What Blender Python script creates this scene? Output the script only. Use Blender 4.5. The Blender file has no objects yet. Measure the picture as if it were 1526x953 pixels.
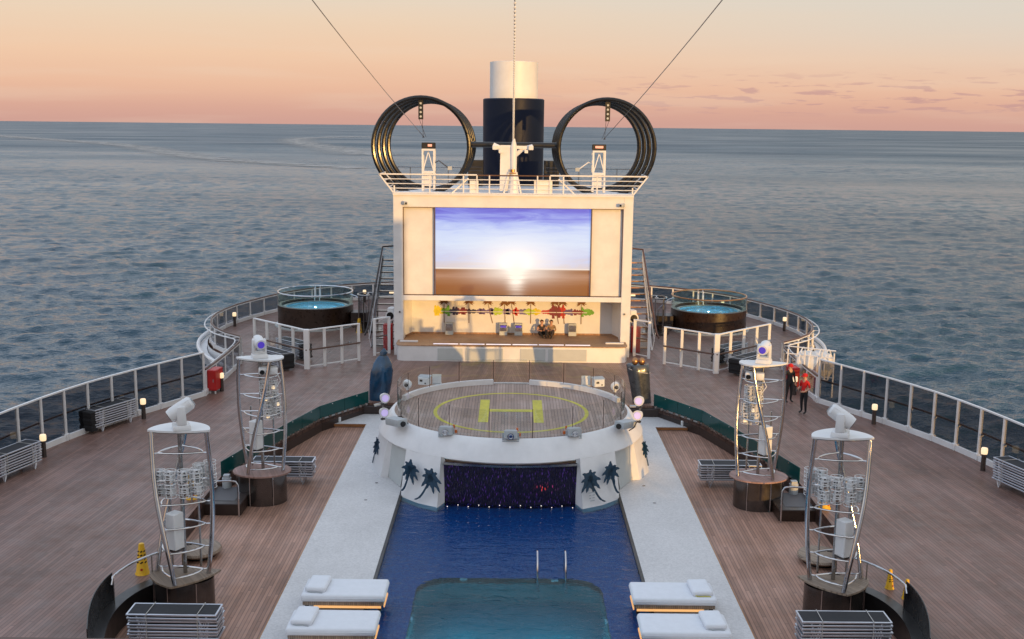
import bpy, bmesh, math, random
from mathutils import Vector, Matrix, Euler
random.seed(7)
PI=math.pi; R=math.radians
S=bpy.context.scene; C=S.collection

# ---------------------------------------------------------------- mesh builder
class MB:
    def __init__(s): s.bm=bmesh.new(); s.mi=0
    def _faces(s,fs):
        for f in fs:
            f.material_index=s.mi
    def face(s,pts):
        try:
            f=s.bm.faces.new([s.bm.verts.new(p) for p in pts]); f.material_index=s.mi
            return f
        except ValueError: pass
    def box(s,c,d,rz=0,rx=0,ry=0,bev=0,top=1.0,seg=1):
        m=Matrix.Translation(c)@Euler((rx,ry,rz)).to_matrix().to_4x4()@Matrix.Diagonal((d[0],d[1],d[2],1))
        r=bmesh.ops.create_cube(s.bm,size=1,matrix=Matrix())
        for v in r['verts']:
            if v.co.z>0: v.co.x*=top; v.co.y*=top
            v.co=m@v.co
        fs={f for v in r['verts'] for f in v.link_faces}
        s._faces(fs)
        if bev>0:
            es={e for v in r['verts'] for e in v.link_edges}
            q=bmesh.ops.bevel(s.bm,geom=list(es),offset=bev,segments=seg,affect='EDGES',profile=0.5)
            s._faces(q['faces'])
        return s
    def span(s,a,b,w,h,up=(0,0,1)):
        a=Vector(a);b=Vector(b);d=b-a;L=d.length
        if L<1e-6:return s
        y=d/L; up=(0,1,0) if abs(y.z)>.999 else up; x=y.cross(Vector(up)); x.normalize(); z=x.cross(y)
        m=Matrix((x,y,z)).transposed().to_4x4(); m.translation=(a+b)/2
        r=bmesh.ops.create_cube(s.bm,size=1,matrix=m@Matrix.Diagonal((w,L,h,1)))
        s._faces({f for v in r['verts'] for f in v.link_faces}); return s
    def ring(s,c,nx,ny,r,seg):
        return [s.bm.verts.new(c+nx*(math.cos(2*PI*i/seg)*r)+ny*(math.sin(2*PI*i/seg)*r)) for i in range(seg)]
    def tube(s,pts,r,closed=False,seg=8,caps=True):
        pts=[Vector(p) for p in pts]; n=len(pts)
        rr=r if isinstance(r,(list,tuple)) else [r]*n
        rings=[];prev=None
        for i,p in enumerate(pts):
            if closed: t=(pts[(i+1)%n]-pts[i-1])
            else: t=pts[min(i+1,n-1)]-pts[max(i-1,0)]
            t.normalize()
            if prev is None:
                ref=Vector((0,0,1)) if abs(t.z)<.9 else Vector((1,0,0))
                nx=t.cross(ref).normalized()
            else:
                nx=(prev-t*prev.dot(t)).normalized()
            prev=nx; ny=t.cross(nx)
            rings.append(s.ring(p,nx,ny,rr[i],seg))
        m=n if closed else n-1
        for i in range(m):
            a=rings[i];b=rings[(i+1)%n]
            for k in range(seg):
                try: s.bm.faces.new((a[k],a[(k+1)%seg],b[(k+1)%seg],b[k])).material_index=s.mi
                except ValueError: pass
        if caps and not closed:
            for q in (rings[0][::-1],rings[-1]):
                s.bm.faces.new(q).material_index=s.mi
        return s
    def cyl(s,a,b,r0,r1=None,seg=12): return s.tube([a,b],[r0,r0 if r1 is None else r1],seg=seg)
    def lathe(s,prof,c=(0,0,0),seg=32,a0=0,a1=2*PI,sx=1,sy=1,cap=False):
        c=Vector(c); full=abs(a1-a0-2*PI)<1e-4; n=seg if full else seg+1
        rows=[]
        for i in range(n):
            a=a0+(a1-a0)*i/seg
            rows.append([s.bm.verts.new(c+Vector((math.sin(a)*r*sx,-math.cos(a)*r*sy,z))) for r,z in prof])
        for i in range(seg):
            A=rows[i];B=rows[(i+1)%n]
            for k in range(len(prof)-1):
                try: s.bm.faces.new((A[k],B[k],B[k+1],A[k+1])).material_index=s.mi
                except ValueError: pass
        if cap and full:
            s.bm.faces.new([rw[-1] for rw in rows]).material_index=s.mi
            s.bm.faces.new([rw[0] for rw in rows][::-1]).material_index=s.mi
        return s
    def prism(s,poly,z0,z1):
        n=len(poly)
        lo=[s.bm.verts.new((p[0],p[1],z0)) for p in poly]; hi=[s.bm.verts.new((p[0],p[1],z1)) for p in poly]
        fs=[s.bm.faces.new(hi),s.bm.faces.new(lo[::-1])]
        for f in fs: f.normal_update()
        for i in range(n): fs.append(s.bm.faces.new((lo[i],lo[(i+1)%n],hi[(i+1)%n],hi[i])))
        s._faces(fs); return s
    def wall(s,pts,z0,z1,th):           # vertical strip of constant thickness along a polyline
        P=[Vector((p[0],p[1],0)) for p in pts]; n=len(P); L=[];Q=[]
        for i,p in enumerate(P):
            t=(P[min(i+1,n-1)]-P[max(i-1,0)]).normalized(); nn=Vector((-t.y,t.x,0))*th/2
            L.append(p+nn);Q.append(p-nn)
        s.prism([(v.x,v.y) for v in L]+[(v.x,v.y) for v in Q[::-1]],z0,z1); return s
    def ball(s,c,r,sx=1,sy=1,sz=1,seg=14,rings=9):
        q=bmesh.ops.create_uvsphere(s.bm,u_segments=seg,v_segments=rings,radius=r,matrix=Matrix.Translation(c)@Matrix.Diagonal((sx,sy,sz,1)))
        s._faces({f for v in q['verts'] for f in v.link_faces}); return s
    def xf(s,m):
        bmesh.ops.transform(s.bm,matrix=m,verts=s.bm.verts); return s
    def flip_x(s):
        for v in s.bm.verts: v.co.x*=-1
        bmesh.ops.reverse_faces(s.bm,faces=s.bm.faces); return s
    def mesh(s,name,mats,off=None,ang=35,recalc=True,tri=True):
        if off is not None:
            for v in s.bm.verts: v.co-=off
        if recalc: bmesh.ops.recalc_face_normals(s.bm,faces=s.bm.faces)
        me=bpy.data.meshes.new(name); s.bm.to_mesh(me); s.bm.free()
        for m in (mats if isinstance(mats,(list,tuple)) else [mats]): me.materials.append(m)
        if ang:
            me.polygons.foreach_set('use_smooth',[True]*len(me.polygons)); me.set_sharp_from_angle(angle=R(ang))
        return me

def thing(name,label,cat,loc=(0,0,0),rz=0,group=None,local=True):
    o=bpy.data.objects.new(name,None); C.objects.link(o); o.location=loc; o.rotation_euler=(0,0,rz)
    o['label']=label;o['category']=cat
    if group:o['group']=group
    o.empty_display_size=.2
    if not local: ABS[o.name]=Vector(loc)
    return o
ABS={}
def part(name,mb,mat,parent,label=None,ang=35,kind=None):
    off=ABS.get(parent.name)
    o=bpy.data.objects.new(name,mb.mesh(name,mat,off,ang)); C.objects.link(o); o.parent=parent
    if off is not None: ABS[o.name]=off
    if label:o['label']=label
    if kind:o['kind']=kind
    return o
def single(name,mb,mat,label,cat,group=None,base=None,ang=35):
    b=Vector(base) if base is not None else None
    o=bpy.data.objects.new(name,mb.mesh(name,mat,b,ang)); C.objects.link(o)
    if b is not None:o.location=b; ABS[o.name]=b
    o['label']=label;o['category']=cat
    if group:o['group']=group
    return o
SL=dict(outer_deck='large raised teak deck around the sunken pool area',hull='white hull of the ship below the deck edge',hull_ledge='white curved hull ledge outside the %s terrace railing',deck_riser='dark riser between the raised deck and the %s sunken deck',pool_deck='sunken teak deck on the %s of the pool',pool_path='white mosaic path along the %s of the pool',path_trim='thin bronze trim along the %s white path',pool_edge='black overflow edge on the %s of the pool',pool_floor='blue tiled floor of the shallow pool',plunge_pool='deep teal tub sunk into the near end of the pool',pool_water='rippled water surface of the swimming pool')
def struct(name,mb,mat,kind='structure',ang=35):
    cx=sum(v.co.x for v in mb.bm.verts)/max(1,len(mb.bm.verts))
    o=struct0(name,mb,mat,kind,ang); lb=SL.get(name,name.replace('_',' '))
    o['label']=lb%('left' if cx<-1 else 'right' if cx>1 else 'rear') if '%s' in lb else lb; o['category']=name.replace('_',' ')
    return o
def struct0(name,mb,mat,kind='structure',ang=35):
    o=bpy.data.objects.new(name,mb.mesh(name,mat,None,ang)); C.objects.link(o); o['kind']=kind; return o
def dup(root,loc,rz=None,label=None,group=None,sx=1):
    r=root.copy(); C.objects.link(r); r.location=loc
    if rz is not None:r.rotation_euler=(0,0,rz)
    if label:r['label']=label
    if group:r['group']=group
    if sx!=1:r.scale=(sx,1,1)
    for ch in list(root.children):
        c=ch.copy();C.objects.link(c);c.parent=r
        for g in list(ch.children):
            d=g.copy();C.objects.link(d);d.parent=c
    return r

# ---------------------------------------------------------------- materials
class NT:
    def __init__(s,tree): s.t=tree
    def n(s,t,**k):
        o=s.t.nodes.new(t)
        for a,b in k.items():
            if a=='i':
                for key,v in b.items(): s.set(o.inputs[key],v)
            else: setattr(o,a,b)
        return o
    def set(s,sock,v):
        if isinstance(v,bpy.types.NodeSocket): s.t.links.new(v,sock)
        else:
            if isinstance(v,(tuple,list)) and len(v)==3 and sock.type=='RGBA': v=(*v,1)
            sock.default_value=v
    def m(s,op,a,b=0,c=None):
        o=s.n('ShaderNodeMath',operation=op); s.set(o.inputs[0],a); s.set(o.inputs[1],b)
        if c is not None:s.set(o.inputs[2],c)
        return o.outputs[0]
    def sstep(s,x,a,b):
        o=s.n('ShaderNodeMapRange',interpolation_type='SMOOTHSTEP'); s.set(o.inputs[0],x); s.set(o.inputs[1],a); s.set(o.inputs[2],b); return o.outputs[0]
    def mr(s,x,a,b,c,d):
        o=s.n('ShaderNodeMapRange'); 
        for i,v in enumerate((x,a,b,c,d)): s.set(o.inputs[i],v)
        return o.outputs[0]
    def mix(s,f,a,b,mode='MIX'):
        o=s.n('ShaderNodeMix',data_type='RGBA',blend_type=mode); s.set(o.inputs[0],f); s.set(o.inputs[6],a); s.set(o.inputs[7],b); return o.outputs[2]
    def xyz(s,v):
        o=s.n('ShaderNodeSeparateXYZ'); s.set(o.inputs[0],v); return o.outputs
    def vec(s,x,y,z):
        o=s.n('ShaderNodeCombineXYZ')
        for i,v in enumerate((x,y,z)): s.set(o.inputs[i],v)
        return o.outputs[0]
    def noise(s,v,scale,detail=3,rough=.5,dist=0):
        o=s.n('ShaderNodeTexNoise'); s.set(o.inputs['Vector'],v); s.set(o.inputs['Scale'],scale); s.set(o.inputs['Detail'],detail); s.set(o.inputs['Roughness'],rough); s.set(o.inputs['Distortion'],dist)
        return o.outputs['Fac']
    def ramp(s,x,stops,interp='LINEAR'):
        o=s.n('ShaderNodeValToRGB'); cr=o.color_ramp; cr.interpolation=interp
        while len(cr.elements)<len(stops): cr.elements.new(.5)
        for e,(p,c) in zip(cr.elements,stops): e.position=p; e.color=(*c,1) if len(c)==3 else c
        s.set(o.inputs[0],x); return o.outputs[0]
    def bump(s,h,strength=.3,dist=.01,normal=None):
        o=s.n('ShaderNodeBump'); s.set(o.inputs['Height'],h); o.inputs['Strength'].default_value=strength; o.inputs['Distance'].default_value=dist
        if normal is not None:s.set(o.inputs['Normal'],normal)
        return o.outputs[0]
    def pos(s): return s.n('ShaderNodeNewGeometry').outputs['Position']
def newmat(name):
    m=bpy.data.materials.new(name); m.use_nodes=True; t=NT(m.node_tree); b=m.node_tree.nodes['Principled BSDF']; return m,t,b
def srgb(r,g,b):
    f=lambda c:(c/255/12.92 if c/255<=.04045 else ((c/255+.055)/1.055)**2.4); return (f(r),f(g),f(b))
M={}
def simple(name,col,rough=.5,metal=0,var=.12,vs=3.0,spec=.5,bump=0,coat=0):
    m,t,b=newmat(name)
    tc=t.n('ShaderNodeTexCoord').outputs['Object']
    f=t.noise(tc,vs,4,.6); k=t.mr(f,.3,.7,1-var,1+var*.6)
    c=t.mix(1.0,col,t.vec(k,k,k),'MULTIPLY')
    t.set(b.inputs['Base Color'],c); t.set(b.inputs['Roughness'],t.mr(f,.3,.7,max(.02,rough-.06),min(1,rough+.08)))
    b.inputs['Metallic'].default_value=metal; b.inputs['Specular IOR Level'].default_value=spec
    b.inputs['Coat Weight'].default_value=coat; b.inputs['Coat Roughness'].default_value=.08
    if bump: t.set(b.inputs['Normal'],t.bump(t.noise(tc,40,3),bump,.01))
    M[name]=m; return m
simple('white_paint',(.74,.74,.75),.38,var=.09,vs=1.2)
simple('white_plastic',(.72,.73,.74),.35,var=.05)
simple('grey_paint',(.42,.45,.47),.5,var=.08)
simple('light_grey_door',(.50,.53,.53),.45,var=.05)
simple('steel',(.56,.56,.58),.11,1,var=.08)
simple('dull_steel',(.40,.39,.38),.22,1,var=.18,vs=2)
simple('dark_steel',(.13,.115,.11),.2,.85,var=.25,vs=1.5)
simple('aluminium',(.60,.62,.68),.32,.75,var=.08)
simple('black_gloss',(.006,.006,.007),.24,spec=.45)
simple('black_paint',(.012,.011,.011),.35)
simple('black_fabric',(.012,.012,.014),.9,var=.3,vs=12,bump=.4)
simple('sling',(.02,.021,.025),.75,var=.25,vs=9)
simple('navy_paint',(.004,.009,.028),.5,vs=.5,spec=.22)
simple('funnel_white',(.76,.75,.74),.45,vs=.6)
simple('brown_rail',(.10,.045,.028),.4,var=.2)
simple('dark_brown',(.030,.018,.015),.4,var=.25)
simple('hot_tub_cladding',(.030,.016,.011),.3,var=.35,vs=5)
simple('cushion',(.74,.76,.80),.85,var=.04,vs=6,bump=.15)
simple('red_paint',(.45,.012,.012),.4)
simple('yellow_plastic',(.75,.42,.01),.45,var=.1)
simple('yellow_mark',(.56,.50,.07),.7,var=.2,vs=5)
simple('teal_palm',(.004,.040,.085),.35,.2)
simple('cover_blue',(.004,.055,.13),.22,.2,var=.5,vs=2.2,coat=.6)
simple('cover_grey',(.045,.055,.07),.28,.2,var=.4,vs=2.2,coat=.5)
simple('bronze',(.42,.22,.10),.3,.8)
simple('orange_mark',(.7,.16,.03),.5)
simple('raft_white',(.76,.74,.70),.4,var=.08,vs=2)
simple('rope',(.55,.53,.50),.8)
simple('stone_dark',(.05,.052,.05),.5,var=.4,vs=4)
simple('step_grey',(.11,.105,.11),.6)
simple('skin',(.52,.28,.19),.5)
simple('hair',(.02,.013,.01),.6)
simple('cloth_black',(.012,.012,.016),.85)
simple('cloth_red',(.55,.01,.01),.8)
simple('cloth_brown',(.30,.19,.10),.85)
simple('cloth_dark',(.05,.035,.03),.85)
simple('frond_brown',(.18,.07,.015),.6)
for nm,c in dict(mural_yellow=(.75,.62,.03),mural_green=(.16,.42,.05),mural_lime=(.42,.60,.05),mural_navy=(.03,.025,.09),mural_purple=(.12,.08,.25),mural_red=(.55,.02,.02),mural_maroon=(.20,.02,.04),mural_violet=(.16,.13,.36)).items(): simple(nm,c,.5,var=.25,vs=4)

def emis(name,col,st,base=(.5,.5,.5)):
    m,t,b=newmat(name); b.inputs['Base Color'].default_value=(*base,1)
    b.inputs['Emission Color'].default_value=(*col,1); b.inputs['Emission Strength'].default_value=st; M[name]=m
emis('lamp_warm',(1,.70,.36),1.0)
emis('lamp_white',(1,.92,.9),1.6)
emis('lamp_purple',(.13,.07,.80),.38,(.05,.03,.3))
emis('lamp_lilac',(.55,.40,1),.40,(.6,.55,.7))
emis('lamp_gold',(1,.50,.17),.75,(.6,.35,.15))
emis('lamp_red',(1,.08,.02),1.0)
emis('led_strip',(.95,.85,1),.9)

def glass(name,tr,rough=.03,ior=1.5,gl=(.9,.9,.9),base=0):
    m=bpy.data.materials.new(name); m.use_nodes=True; t=NT(m.node_tree); m.node_tree.nodes.clear()
    fc=t.n('ShaderNodeLayerWeight',i={'Blend':.5}).outputs['Facing']; fr=t.m('ADD',.035,t.m('MULTIPLY',t.m('POWER',fc,5),.7))
    a=t.n('ShaderNodeBsdfTransparent',i={'Color':tr}); g=t.n('ShaderNodeBsdfGlossy',i={'Color':gl,'Roughness':rough})
    if base: fr=t.m('MAXIMUM',fr,base)
    mx=t.n('ShaderNodeMixShader'); t.set(mx.inputs[0],fr); t.set(mx.inputs[1],a.outputs[0]); t.set(mx.inputs[2],g.outputs[0])
    t.set(t.n('ShaderNodeOutputMaterial').inputs[0],mx.outputs[0]); M[name]=m; return m
glass('tinted_glass',(.56,.56,.58))
glass('clear_glass',(.95,.962,.958),base=.055)
glass('tub_glass',(.88,.95,.93))
def teal():
    m,t,b=newmat('teal_glass')
    b.inputs['Base Color'].default_value=(.002,.058,.058,1); b.inputs['Roughness'].default_value=.15; b.inputs['Specular IOR Level'].default_value=.3
    M['teal_glass']=m
teal()

def planks(name,base,w=.1,tilt=0.0,mirror=True,gap=.10,var=.22,rough=.55,seam=.45):
    m,t,b=newmat(name); p=t.xyz(t.pos())
    x=t.m('ABSOLUTE',p[0]) if mirror else p[0]
    u=t.m('ADD',x,t.m('MULTIPLY',p[1],math.tan(tilt)))
    q=t.m('DIVIDE',u,w); fr=t.m('FRACT',q); idx=t.m('FLOOR',q)
    d=t.m('ABSOLUTE',t.m('SUBTRACT',fr,.5))
    line=t.sstep(d,.5-gap*1.4,.5-gap*.5)
    # each plank its own tone, broken into boards along its length
    off=t.m('MULTIPLY',t.m('FRACT',t.m('MULTIPLY',idx,.618)),4.0)
    board=t.m('FLOOR',t.m('DIVIDE',t.m('ADD',p[1],off),3.2))
    wn=t.n('ShaderNodeTexWhiteNoise',noise_dimensions='2D'); t.set(wn.inputs[0],t.vec(idx,board,0)); tone=wn.outputs[0]
    big=t.noise(t.pos(),.35,4,.6); mid=t.noise(t.pos(),1.7,4,.65)
    grain=t.noise(t.vec(t.m('MULTIPLY',u,60),t.m('MULTIPLY',p[1],2.5),0),1,3,.6)
    k=t.m('ADD',t.mr(tone,0,1,1-var,1+var*.7),t.mr(grain,.3,.7,-.08,.08))
    k=t.m('MULTIPLY',k,t.mr(big,.32,.68,.74,1.2)); k=t.m('MULTIPLY',k,t.mr(mid,.3,.7,.90,1.08))
    tint=t.mix(t.sstep(big,.35,.65),base,(base[0]*.96,base[1]*1.03,base[2]*1.12))
    c=t.mix(1.0,tint,t.vec(k,k,k),'MULTIPLY')
    damp=t.sstep(t.noise(t.pos(),.16,5,.62,.6),.56,.70); c=t.mix(t.m('MULTIPLY',damp,.30),c,(base[0]*.45,base[1]*.46,base[2]*.5))
    joint=t.sstep(t.m('FRACT',t.m('DIVIDE',t.m('ADD',p[1],off),3.2)),.012,.004); line=t.m('MAXIMUM',line,joint)
    c=t.mix(t.m('MULTIPLY',line,seam),c,(.02,.016,.015))
    t.set(b.inputs['Base Color'],c); t.set(b.inputs['Roughness'],t.m('SUBTRACT',t.mr(mid,.3,.7,rough-.10,rough+.14),t.m('MULTIPLY',damp,.14)))
    b.inputs['Specular IOR Level'].default_value=.35
    t.set(b.inputs['Normal'],t.bump(t.m('SUBTRACT',1,line),.25,.004))
    M[name]=m
planks('teak_outer',(.226,.127,.097),.11,R(5.5),gap=.11,rough=.42)
planks('teak_inner',(.40,.22,.152),.10,0,gap=.12,seam=.42)
planks('teak_pad',(.39,.275,.22),.115,0,False,gap=.09,seam=.55)
planks('teak_base',(.33,.24,.17),.055,R(35),False,gap=.14,seam=.5)
planks('teak_red',(.34,.20,.165),.05,R(20),False,gap=.1,seam=.25)
planks('stage_wood',(.42,.235,.13),.12,R(89),False,gap=.05,seam=.3)

def mosaic():
    m,t,b=newmat('white_mosaic'); p=t.pos()
    v=t.n('ShaderNodeTexVoronoi',feature='F1'); t.set(v.inputs['Vector'],p); v.inputs['Scale'].default_value=22
    w=t.xyz(v.outputs['Color'])[0]
    big=t.noise(p,.5,5,.6); k=t.m('MULTIPLY',t.mr(w,0,1,.87,1.05),t.mr(big,.3,.7,.90,1.06))
    c=t.mix(1,(.62,.605,.60),t.vec(k,k,k),'MULTIPLY')
    st=t.sstep(t.noise(p,2.3,5,.7),.60,.72); c=t.mix(t.m('MULTIPLY',st,.25),c,(.30,.29,.28))
    t.set(b.inputs['Base Color'],c); b.inputs['Roughness'].default_value=.5
    t.set(b.inputs['Normal'],t.bump(v.outputs['Distance'],.15,.003)); M['white_mosaic']=m
mosaic()
def pooltile(name,a,bcol,scale=26):
    m,t,b=newmat(name); p=t.pos()
    v=t.n('ShaderNodeTexVoronoi',feature='F1',distance='CHEBYCHEV'); t.set(v.inputs['Vector'],p); v.inputs['Scale'].default_value=scale; v.inputs['Randomness'].default_value=.1
    w=t.xyz(v.outputs['Color'])[0]
    t.set(b.inputs['Base Color'],t.mix(w,a,bcol)); b.inputs['Roughness'].default_value=.4; M[name]=m
pooltile('pool_tile',(.004,.056,.24),(.018,.15,.41))
pooltile('tub_tile',(.0,.15,.19),(.012,.27,.31),30)
pooltile('tub_white_tile',(.25,.55,.70),(.45,.72,.82),14)
def water(name,col,scale,st,k=1.0):
    m=bpy.data.materials.new(name); m.use_nodes=True; t=NT(m.node_tree); m.node_tree.nodes.clear(); p=t.xyz(t.pos())
    v=t.vec(t.m('MULTIPLY',p[0],.7),t.m('MULTIPLY',p[1],1.3),0)
    h=t.m('ADD',t.noise(v,scale,3,.55,.6),t.m('MULTIPLY',t.noise(v,scale*3.1,3,.6,.3),.35))
    nm=t.bump(h,st,.06)
    fr=t.n('ShaderNodeFresnel',i={'IOR':1.33}); t.set(fr.inputs['Normal'],nm)
    a=t.n('ShaderNodeBsdfRefraction',i={'Color':col,'Roughness':0,'IOR':1.33}); t.set(a.inputs['Normal'],nm)
    g=t.n('ShaderNodeBsdfGlossy',i={'Roughness':.04}); t.set(g.inputs['Normal'],nm)
    mx=t.n('ShaderNodeMixShader'); t.set(mx.inputs[0],t.m('MULTIPLY',fr.outputs[0],k)); t.set(mx.inputs[1],a.outputs[0]); t.set(mx.inputs[2],g.outputs[0])
    t.set(t.n('ShaderNodeOutputMaterial').inputs[0],mx.outputs[0]); M[name]=m
water('pool_water',(.42,.80,.97),2.2,.85,.88)
water('tub_water',(.80,.93,.97),4,.4,.6)

def sea():
    m,t,b=newmat('sea_water'); g=t.n('ShaderNodeNewGeometry'); P=g.outputs['Position']; p=t.xyz(P)
    dist=t.m('SQRT',t.m('ADD',t.m('MULTIPLY',p[0],p[0]),t.m('MULTIPLY',p[1],p[1])))
    wv=t.vec(t.m('MULTIPLY',p[0],.75),p[1],0)
    big=t.noise(wv,.004,3,.5); patch=t.noise(t.vec(t.m('MULTIPLY',p[0],.5),p[1],0),.0022,4,.6)
    def hgt(dx,dy):
        v=t.vec(t.m('MULTIPLY',t.m('ADD',p[0],dx),.5),t.m('ADD',p[1],dy),0)
        return t.noise(v,.95,5,.72,.2)
    h0=hgt(0,0); e=.2; k=t.m('MULTIPLY',t.m('MULTIPLY',t.mr(patch,.35,.65,.4,1.4),t.mr(dist,300,3500,.95,.40)),-1.0/e)
    sx=t.m('MULTIPLY',t.m('SUBTRACT',hgt(e,0),h0),k); sy=t.m('MULTIPLY',t.m('SUBTRACT',hgt(0,e),h0),k)
    vm=t.n('ShaderNodeVectorMath',operation='ADD'); t.set(vm.inputs[0],g.outputs['Normal']); t.set(vm.inputs[1],t.vec(sx,sy,0.0))
    nv=t.n('ShaderNodeVectorMath',operation='NORMALIZE'); t.set(nv.inputs[0],vm.outputs[0])
    t.set(b.inputs['Normal'],nv.outputs[0])
    c=t.mix(t.sstep(big,.35,.65),(.009,.042,.070),(.013,.056,.086))
    t.set(b.inputs['Base Color'],c); t.set(b.inputs['Roughness'],t.m('MULTIPLY',t.mr(dist,250,3000,.10,.42),t.mr(patch,.35,.65,.78,1.18))); b.inputs['IOR'].default_value=1.33
    M['sea_water']=m
    m,t,b=newmat('wake_foam'); p=t.xyz(t.pos())
    b.inputs['Base Color'].default_value=(.46,.45,.43,1); b.inputs['Roughness'].default_value=.7; b.inputs['Specular IOR Level'].default_value=.1
    uv=t.n('ShaderNodeTexCoord').outputs['UV']; u=t.xyz(uv)
    edge=t.m('MULTIPLY',t.sstep(u[1],0,.5),t.sstep(u[1],1,.5))
    nz=t.noise(t.vec(t.m('MULTIPLY',p[0],1),p[1],0),.03,5,.7)
    a=t.m('MULTIPLY',t.m('MULTIPLY',edge,t.sstep(nz,.30,.62)),.95)
    t.set(b.inputs['Alpha'],a); M['wake_foam']=m
sea()

def waterfall():
    m,t,b=newmat('waterfall_wall'); p=t.xyz(t.pos())
    v=t.n('ShaderNodeTexVoronoi',feature='F1'); t.set(v.inputs['Vector'],t.vec(t.m('MULTIPLY',p[0],44),0,t.m('MULTIPLY',p[2],6))); v.inputs['Scale'].default_value=1
    w=t.xyz(v.outputs['Color']); d=v.outputs['Distance']
    b.inputs['Base Color'].default_value=(.010,.008,.030,1); b.inputs['Roughness'].default_value=.22
    t.set(b.inputs['Normal'],t.bump(t.m('MULTIPLY',d,1),.9,.03))
    glow=t.m('MULTIPLY',t.sstep(w[0],.35,.95),t.sstep(d,.42,.12))
    # red glow patch of the lit screen of LEDs
    dx=t.m('DIVIDE',t.m('SUBTRACT',p[0],1.15),.30); dz=t.m('DIVIDE',t.m('SUBTRACT',p[2],.10),.13)
    r2=t.m('ADD',t.m('MULTIPLY',dx,dx),t.m('MULTIPLY',dz,dz)); rg=t.m('POWER',2.718,t.m('MULTIPLY',r2,-1))
    col=t.mix(rg,t.mix(w[1],(.10,.03,.32),(.03,.02,.14)),(1.0,.08,.04))
    t.set(b.inputs['Emission Color'],col); t.set(b.inputs['Emission Strength'],t.m('MULTIPLY',glow,t.m('ADD',1.0,t.m('MULTIPLY',rg,2.0)))); M['waterfall_wall']=m
waterfall()

def screen():
    m,t,b=newmat('video_screen'); g=t.xyz(t.n('ShaderNodeTexCoord').outputs['Generated']); x,z=g[0],g[2]
    hz=.305
    cl=t.noise(t.vec(t.m('MULTIPLY',x,2.2),0,t.m('MULTIPLY',z,9)),1.6,6,.6,.8)
    zz=t.m('ADD',z,t.m('MULTIPLY',t.m('SUBTRACT',cl,.5),.34))
    sky=t.ramp(zz,[(.30,(.70,.62,.66)),(.42,(.62,.66,.90)),(.60,(.70,.80,1.0)),(.74,(.60,.71,1.0)),(.84,(.40,.50,.96)),(.93,(.20,.24,.82)),(1,(.12,.13,.70))])
    st=t.noise(t.vec(t.m('MULTIPLY',x,3),0,t.m('MULTIPLY',z,40)),1,4,.6)
    sea=t.ramp(t.m('ADD',z,t.m('MULTIPLY',t.m('SUBTRACT',st,.5),.10)),[(0,(.27,.080,.012)),(.10,(.30,.085,.014)),(.16,(.36,.14,.055)),(.22,(.46,.22,.13)),(.28,(.30,.10,.025)),(.32,(.36,.14,.05))])
    c=t.mix(t.sstep(z,hz-.006,hz+.006),sea,sky)
    def gauss(cx,cz,sx,sz):
        dx=t.m('DIVIDE',t.m('SUBTRACT',x,cx),sx); dz=t.m('DIVIDE',t.m('SUBTRACT',z,cz),sz)
        return t.m('POWER',2.718,t.m('MULTIPLY',t.m('ADD',t.m('MULTIPLY',dx,dx),t.m('MULTIPLY',dz,dz)),-1))
    halo=t.m('ADD',t.m('MULTIPLY',gauss(.52,.37,.07,.085),.9),t.m('MULTIPLY',gauss(.52,.40,.26,.22),.62)); col=t.m('MULTIPLY',t.m('ADD',gauss(.525,.2,.05,.15),t.m('MULTIPLY',gauss(.525,.24,.17,.06),.45)),t.mr(st,.35,.6,.55,1.05))
    line=t.m('POWER',2.718,t.m('MULTIPLY',t.m('POWER',t.m('DIVIDE',t.m('SUBTRACT',z,hz),.008),2),-1))
    c=t.mix(t.m('MINIMUM',t.m('MULTIPLY',halo,1.3),1),c,(1.2,1.12,1.05)); c=t.mix(t.m('MINIMUM',t.m('MULTIPLY',col,1.2),1),c,(1.2,1.05,.9)); c=t.mix(t.m('MULTIPLY',line,.7),c,(1.1,1.0,.9))
    b.inputs['Base Color'].default_value=(.02,.02,.02,1); b.inputs['Roughness'].default_value=.5
    t.set(b.inputs['Emission Color'],c); b.inputs['Emission Strength'].default_value=.92; M['video_screen']=m
screen()

# ---------------------------------------------------------------- camera, sun, sky
cam=bpy.data.cameras.new('camera'); co=bpy.data.objects.new('camera',cam); C.objects.link(co)
cam.sensor_width=36; cam.sensor_fit='HORIZONTAL'; cam.lens=36*1635/1526; cam.clip_start=.3; cam.clip_end=200000
co.matrix_world=Matrix.Translation((0,0,12.1))@Matrix.Rotation(R(80),4,'X')@Matrix.Rotation(R(.62),4,'Z')
S.camera=co
AZ,EL=26.5,3.2
sd=Vector((math.sin(R(AZ))*math.cos(R(EL)),-math.cos(R(AZ))*math.cos(R(EL)),math.sin(R(EL))))
sl=bpy.data.lights.new('sun','SUN'); sl.energy=3.5; sl.angle=R(.5); sl.color=(1,.56,.17)
so=bpy.data.objects.new('sun',sl); C.objects.link(so); so.rotation_euler=(-sd).to_track_quat('-Z','Y').to_euler(); so.location=sd*300
W=bpy.data.worlds.new('World'); S.world=W; W.use_nodes=True; t=NT(W.node_tree); W.node_tree.nodes.clear()
sky=t.n('ShaderNodeTexSky'); sky.sky_type='NISHITA'; sky.sun_disc=False; sky.sun_elevation=R(EL); sky.sun_rotation=R(180-AZ)
d=t.n('ShaderNodeTexCoord').outputs['Generated']; p=t.xyz(d)
el=t.m('MULTIPLY',t.m('ARCSINE',p[2]),180/PI)
E=lambda v:(v+2)/92
x=t.mr(el,-2,90,0,1)
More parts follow.
